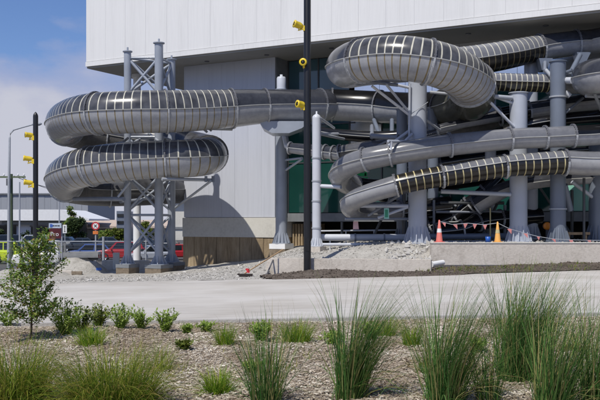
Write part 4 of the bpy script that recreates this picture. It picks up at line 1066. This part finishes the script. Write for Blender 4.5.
build('cross', mb, M['ink'], fc)
q = P(95.5,232.6,d); mb = MB(); mb.box((q.x,d,q.z), (5.2*d/F,.03,3.2*d/F)); pl = build('plate', mb, M['signorange'], t)
mb = MB(); mb.cyl((c.x,d+.07,gz(95.5,d)-.1), (c.x,d+.07,c.z+R*.5), .055); build('post', mb, M['galv'], t)

# cars ---------------------------------------------------------------
def section(x, hw, zb, zt, r=.12):
    return [Vector((x,-hw*.93,zb)), Vector((x,-hw,zb+r)), Vector((x,-hw,zt-r)), Vector((x,-hw*.9,zt)), Vector((x,hw*.9,zt)), Vector((x,hw,zt-r)), Vector((x,hw,zb+r)), Vector((x,hw*.93,zb))]
def car(name, label, cat, px, d, yroof, rot, paint, kind='hatch', group='vehicles in the car park', parts=True):
    ROOTZ = gz(px, d)
    t = bpy.data.objects.new(name, None); COL.objects.link(t); ROOT[t.name] = Vector((0,0,0)); tag(t, label, cat, group)
    x0 = P(px,0,d).x
    hgt = {'hatch':1.48,'suv':1.78,'box':1.92,'ute':1.74,'wagon':1.5}[kind]; L = {'hatch':4.2,'suv':4.6,'box':3.8,'ute':5.2,'wagon':4.6}[kind]; hw = .88; hl = L/2
    belt = hgt*.6; hood = belt*.93 if kind != 'box' else belt*.97
    mb = MB()
    end = hl if kind != 'ute' else .28
    st = [(-hl,hw*.8,.42,hood*.78),(-hl+.12,hw*.93,.28,hood*.9),(-hl+.5,hw,.24,hood*.97),(-hl+1.1,hw,.24,belt)]
    st += [(-hl+1.6,hw,.24,belt),(end-.5,hw,.24,belt*1.01),(end-.1,hw*.96,.3,belt*.99),(end,hw*.88,.42,belt*.9)]
    rings = [section(*s) for s in st]
    vs = [v for r in rings for v in r]
    fs = [(i*8+k,(i+1)*8+k,(i+1)*8+(k+1) % 8,i*8+(k+1) % 8) for i in range(len(st)-1) for k in range(8)]+[tuple(range(8)), tuple((len(st)-1)*8+k for k in reversed(range(8)))]
    mb.add(vs, fs, 0)
    # cabin frustum
    if kind == 'hatch': cx = (-hl+1.15,-hl+1.95,hl-1.0,hl-.15)
    elif kind == 'wagon': cx = (-hl+1.25,-hl+2.0,hl-.75,hl-.15)
    elif kind == 'suv': cx = (-hl+1.2,-hl+1.9,hl-.5,hl-.12)
    elif kind == 'box': cx = (-hl+1.15,-hl+1.4,hl-.2,hl-.1)
    else: cx = (-hl+1.25,-hl+1.95,.05,.22)
    rw = hw*.78; zt = hgt
    b4 = [(cx[0],-hw*.93,belt-.03),(cx[3],-hw*.93,belt-.03),(cx[3],hw*.93,belt-.03),(cx[0],hw*.93,belt-.03)]
    t4 = [(cx[1],-rw,zt),(cx[2],-rw,zt),(cx[2],rw,zt),(cx[1],rw,zt)]
    mb.hexa(b4, t4)
    build('body', mb, paint, t)
    def quad_on(p00, p10, p11, p01, u0, u1, v0, v1, off):
        f = lambda u, v: (Vector(p00)*(1-u)+Vector(p10)*u)*(1-v)+(Vector(p01)*(1-u)+Vector(p11)*u)*v
        A = [f(u0,v0), f(u1,v0), f(u1,v1), f(u0,v1)]
        n = (A[1]-A[0]).cross(A[3]-A[0]).normalized()*off
        m = MB(); m.prism([a+n*.2 for a in A], n); return m
    nwin = 1 if kind == 'ute' else 2
    for s in (0, 1):
        if s == 0: q = (b4[0], b4[1], t4[1], t4[0]); sg = 1
        else: q = (b4[2], b4[3], t4[3], t4[2]); sg = 1
        for k in range(nwin):
            w = build('window', quad_on(*q, .07+k*.9/nwin, .07+(k+.9)*.9/nwin, .12, .86, .014*sg), M['carglass'], t)
    build('windscreen', quad_on(b4[3], b4[0], t4[0], t4[3], .08, .92, .1, .9, .014), M['carglass'], t)
    build('rear_window', quad_on(b4[1], b4[2], t4[2], t4[1], .1, .9, .15, .85, .014), M['carglass'], t)
    for wx in (-hl+.85, hl-.85):
        for s in (-1, 1):
            R = .33 if kind in ('hatch','wagon') else .38
            m = MB(); m.lathe((wx, s*(hw-.2), R), (0,s,0), [(0,R*.6),(0,R*.96),(.04,R),(.17,R),(.215,R*.93),(.215,R*.62)], 20); wh = build('wheel', m, M['tyre'], t)
            m = MB(); m.lathe((wx, s*(hw-.2), R), (0,s,0), [(.19,0),(.19,R*.2),(.16,R*.5),(.2,R*.64)], 20); build('rim', m, M['rim'], wh)
    for s in (-1, 1):
        m = MB(); m.box((-hl+.07, s*hw*.66, hood*.76), (.12,.34,.16)); build('headlight', m, M['headl'], t)
        m = MB(); m.box((end+.005 if kind != 'ute' else hl+.02, s*hw*.72, belt*.8 if kind != 'ute' else .78), (.06,.2,.22)); build('tail_light', m, M['taill'], t)
        m = MB(); m.box((cx[0]+.25, s*(hw+.1), belt+.06), (.12,.2,.13)); build('mirror', m, paint, t)
    m = MB(); m.box((-hl+.03, 0, .42), (.1,1.3,.14)); build('grille', m, M['trim'], t)
    if kind == 'ute':
        m = MB(); m.box(((.33+hl)/2, 0, .74), (hl-.33, 1.8, .08)); tr = build('tray_deck', m, M['traygrey'], t)
        for s in (-1, 1):
            m = MB(); m.box(((.33+hl)/2, s*.89, .9), (hl-.33,.035,.24)); build('drop_side', m, M['traygrey'], tr)
        m = MB(); m.box((hl-.02, 0, .9), (.035,1.74,.24)); build('tailgate', m, M['traygrey'], tr)
        m = MB()
        for s in (-.8,-.3,.3,.8): m.cyl((.38, s, .9), (.38, s, 1.62), .025)
        m.cyl((.38,-.82,1.62), (.38,.82,1.62), .03); build('headboard', m, M['traygrey'], tr)
        m = MB(); m.box(((.3+hl)/2, 0, .62), (hl-.4,.9,.22)); build('chassis', m, M['trim'], t)
        m = MB(); m.box((-.35,0,hgt+.045), (.3,1.0,.09)); build('roof_beacon', m, M['amber'], t)
    if kind == 'box':
        m = MB(); m.lathe((hl+.02,0,1.0), (1,0,0), [(0,.1),(0,.34),(.18,.34),(.2,.2),(.2,0)], 20); build('spare_wheel', m, M['tyre'], t)
    t.location = (x0, d, ROOTZ); t.rotation_euler = (0,0,rot)
    return t
car('utility_truck', 'white flat tray utility truck with an orange roof beacon behind the shrub', 'truck', 57, 54, 246, .12, M['paintw'], 'ute')
car('off_road_car', 'boxy lime green off road car with a rear spare wheel', 'car', 14, 76, 242, PI-.25, M['paintlime'], 'box')
car('hatchback_car', 'blue car parked behind the truck tray', 'car', 88, 84, 244, .25, M['paintblue'], 'wagon')
car('suv_car', 'red car right of the blue one, behind the left tower leg', 'car', 121, 82, 243, .15, M['paintred'], 'suv')
car('hatchback_car', 'silver car seen between the tower legs', 'car', 150, 80, 243, .4, M['paintsil'], 'hatch')
car('hatchback_car', 'red car seen between the rear tower leg and the brown wall', 'car', 176, 84, 243, .3, M['paintred'], 'hatch')
for px, lab in ((4,'dark car in the far row, behind the utility pole'),(30,'dark car in the far row, behind the shorter black pole'),(57,'dark car in the far row, under the maroon sign'),(78,'dark car in the far row, before the broad dark tree'),(103,'dark car in the far row, right of the no stopping sign'),(136,'dark car in the far row, seen through the tower'),(160,'dark car in the far row, seen behind the rear tower leg')):
    car('parked_car', lab, 'car', px, 98+random.uniform(-1,1), 236, random.uniform(-.1,.35), M['paintdk'] if px != 30 else M['paintsil'], random.choice(('hatch','wagon','suv')), 'far row of parked cars')
# wire site fence
t = thing('site_fence', 'temporary wire mesh fence along the car park', 'fence', (P(60,0,50).x, 50, gz(60,50)))
d = 50.
for px in (-30, 22, 62, 103.5, 146):
    p = P(px,0,d); zb = gz(px,d); mb = MB(); mb.cyl((p.x,d,zb-.1), (p.x,d,P(0,236.5,d).z), .04 if px != 103.5 else .075, n=10); build('post', mb, M['galv'], t)
mb = MB(); mb.cyl(P(-30,241.5,d), P(150,241.5,d), .03, n=8); build('top_rail', mb, M['galv'], t)
mb = MB()
a0, a1 = P(-30,0,d).x, P(150,0,d).x
n = 90
for i in range(n):
    x = a0+(a1-a0)*i/n; mb.cyl((x,d,gz(60,d)), (x,d,P(0,241.5,d).z), .0022, n=4, caps=False)
for k in range(9):
    z = gz(60,d)+.1+k*.17; mb.cyl((a0,d,z), (a1,d,z), .0022, n=4, caps=False)
build('wire_mesh', mb, M['galv'], t, fixn=False)
# blocks, mounds, bits near the tower
def block(px, py, d, w, h, dep, m, label, name='concrete_block', rot=.15):
    q = P(px, py, d); mb = MB(); mb.box((q.x, q.y, q.z), (w, dep, h), Matrix.Rotation(rot,3,'Z')); mb2 = MB()
    o = build(name, mb, m, origin=q); bv = o.modifiers.new('bevel','BEVEL'); bv.width = .02; bv.segments = 2
    return tag(o, label, 'concrete block', 'concrete blocks by the tower')
block(109, 266.5, 40, .62, .55, .6, M['concrete'], 'pale concrete block left of the left tower footing')
block(143, 266, 40, .9, .5, .6, M['concrete'], 'pale concrete block between the tower footings')
block(116.3, 261, 39, .28, .75, .3, M['plinth'], 'upright white block beside the left tower footing')
block(63, 273, 36.5, .75, .2, .35, M['concrete'], 'flat slab at the foot of the gravel mound')
block(77, 273, 36, .42, .14, .25, M['footing'], 'small brown brick at the foot of the gravel mound')
def mound(name, label, px, d, w, h, dep, m, dz=0.):
    x0 = P(px,0,d).x; mb = MB(); n = 36; vs = []
    for j in range(n+1):
        for i in range(n+1):
            u, v = i/n*2-1, j/n*2-1; x = x0+u*w/2; y = d+v*dep/2
            g = max(0, 1-u*u-v*v); z = Hg(x, y)-.06+h*g**.8*(1+.35*nz(x,y,1.6,4))+.06*nz(x,y,5,3)*min(1,g*4)
            vs.append(Vector((x,y,z)))
    mb.add(vs, [(j*(n+1)+i, j*(n+1)+i+1, (j+1)*(n+1)+i+1, (j+1)*(n+1)+i) for j in range(n) for i in range(n)], 0, True)
    tag(build(name, mb, m, origin=(x0,d,Hg(x0,d)), fixn=False), label, 'gravel heap', 'gravel heaps')
def Hg(x, y): return H(x, y)
mound('gravel_mound', 'rounded heap of pale gravel in front of the truck tray', 80, 38, 2.6, .62, 2.2, M['gravel'])
mound('gravel_mound', 'flat heap of gravel behind the shrub', 30, 36, 3.6, .38, 2.2, M['gravel'])
mound('gravel_mound', 'low gravel heap against the foot of the brown wall', 236, 34, 4.2, .3, 3.2, M['gravel'])
q = P(98.5,269,37.5); mb = MB(); mb.box((q.x, q.y, q.z), (.22,.2,.10), Matrix.Rotation(.4,3,'Z')); tag(build('blue_tarpaulin', mb, M['blueplastic'], origin=q), 'folded blue tarpaulin by the gravel mound', 'tarpaulin')

# ------------------------------------------------------------------ light, sky, camera
SUN_EL = math.radians(57); sun_dir = Vector((-.50,-.866,0)).normalized()*math.cos(SUN_EL)+Vector((0,0,math.sin(SUN_EL)))
sd = bpy.data.lights.new('sun','SUN'); sd.energy = 4.0; sd.angle = math.radians(.5); sd.color = (1,.955,.875)
so = bpy.data.objects.new('sun', sd); COL.objects.link(so); so.rotation_euler = sun_dir.to_track_quat('Z','Y').to_euler()
w = bpy.data.worlds.new('World'); SC.world = w; w.use_nodes = True; nt = w.node_tree
bg = nt.nodes['Background']; bg.inputs['Strength'].default_value = .1
sky = nt.nodes.new('ShaderNodeTexSky'); sky.sky_type = 'NISHITA'; sky.sun_disc = False; sky.sun_elevation = SUN_EL
sky.sun_rotation = math.atan2(sun_dir.x, sun_dir.y); sky.air_density = 1.0; sky.dust_density = .6; sky.ozone_density = 2.5
tc = nt.nodes.new('ShaderNodeTexCoord'); mp = nt.nodes.new('ShaderNodeMapping'); mp.inputs['Scale'].default_value = (2.2,2.2,5.); mp.inputs['Location'].default_value = (.35,.1,.62)
nt.links.new(tc.outputs['Generated'], mp.inputs['Vector'])
n1 = nt.nodes.new('ShaderNodeTexNoise'); n1.inputs['Scale'].default_value = 2.4; n1.inputs['Detail'].default_value = 7; n1.inputs['Roughness'].default_value = .55
nt.links.new(mp.outputs['Vector'], n1.inputs['Vector'])
sep = nt.nodes.new('ShaderNodeSeparateXYZ'); nt.links.new(tc.outputs['Generated'], sep.inputs[0])
m1 = nt.nodes.new('ShaderNodeMath'); m1.operation = 'MULTIPLY_ADD'; m1.inputs[1].default_value = -3.3; m1.inputs[2].default_value = .71   # clouds thicken to the horizon
nt.links.new(sep.outputs['Z'], m1.inputs[0])
m2 = nt.nodes.new('ShaderNodeMath'); m2.operation = 'ADD'; nt.links.new(n1.outputs['Fac'], m2.inputs[0]); nt.links.new(m1.outputs[0], m2.inputs[1])
rp = ramp_node(nt, [(0,0,0),(.6,.6,.6),(1,1,1)], [.50,.62,.84]); nt.links.new(m2.outputs[0], rp.inputs['Fac'])
mx = nt.nodes.new('ShaderNodeMixRGB'); mx.inputs['Color2'].default_value = (4.0,4.4,6.2,1)
rc = ramp_node(nt, [(.36,.405,.60),(.40,.435,.61),(.56,.575,.665)], [.55,.70,.92]); nt.links.new(m2.outputs[0], rc.inputs['Fac'])
sc = nt.nodes.new('ShaderNodeVectorMath'); sc.operation = 'SCALE'; sc.inputs['Scale'].default_value = 10; nt.links.new(rc.outputs['Color'], sc.inputs[0]); nt.links.new(sc.outputs[0], mx.inputs['Color2'])
nt.links.new(rp.outputs['Color'], mx.inputs['Fac']); 
ml = nt.nodes.new('ShaderNodeMixRGB'); ml.blend_type = 'MULTIPLY'; ml.inputs['Fac'].default_value = 1; ml.inputs['Color2'].default_value = (.72,.83,1.12,1)
nt.links.new(sky.outputs['Color'], ml.inputs['Color1']); nt.links.new(ml.outputs['Color'], mx.inputs['Color1'])
nt.links.new(mx.outputs['Color'], bg.inputs['Color'])
cd = bpy.data.cameras.new('camera'); cd.sensor_width = 36; cd.lens = F/600*36; cd.shift_y = (HOR-200)/600; cd.clip_end = 6000; cd.clip_start = .1
co = bpy.data.objects.new('camera', cd); COL.objects.link(co); co.location = (0,0,EYE); co.rotation_euler = (PI/2,0,0); SC.camera = co
vs_ = SC.view_settings; vs_.view_transform = 'Standard'; vs_.look = 'None'; vs_.exposure = 0; vs_.gamma = 1; vs_.use_curve_mapping = False
SC.cycles.max_bounces = 6; SC.cycles.use_denoising = True
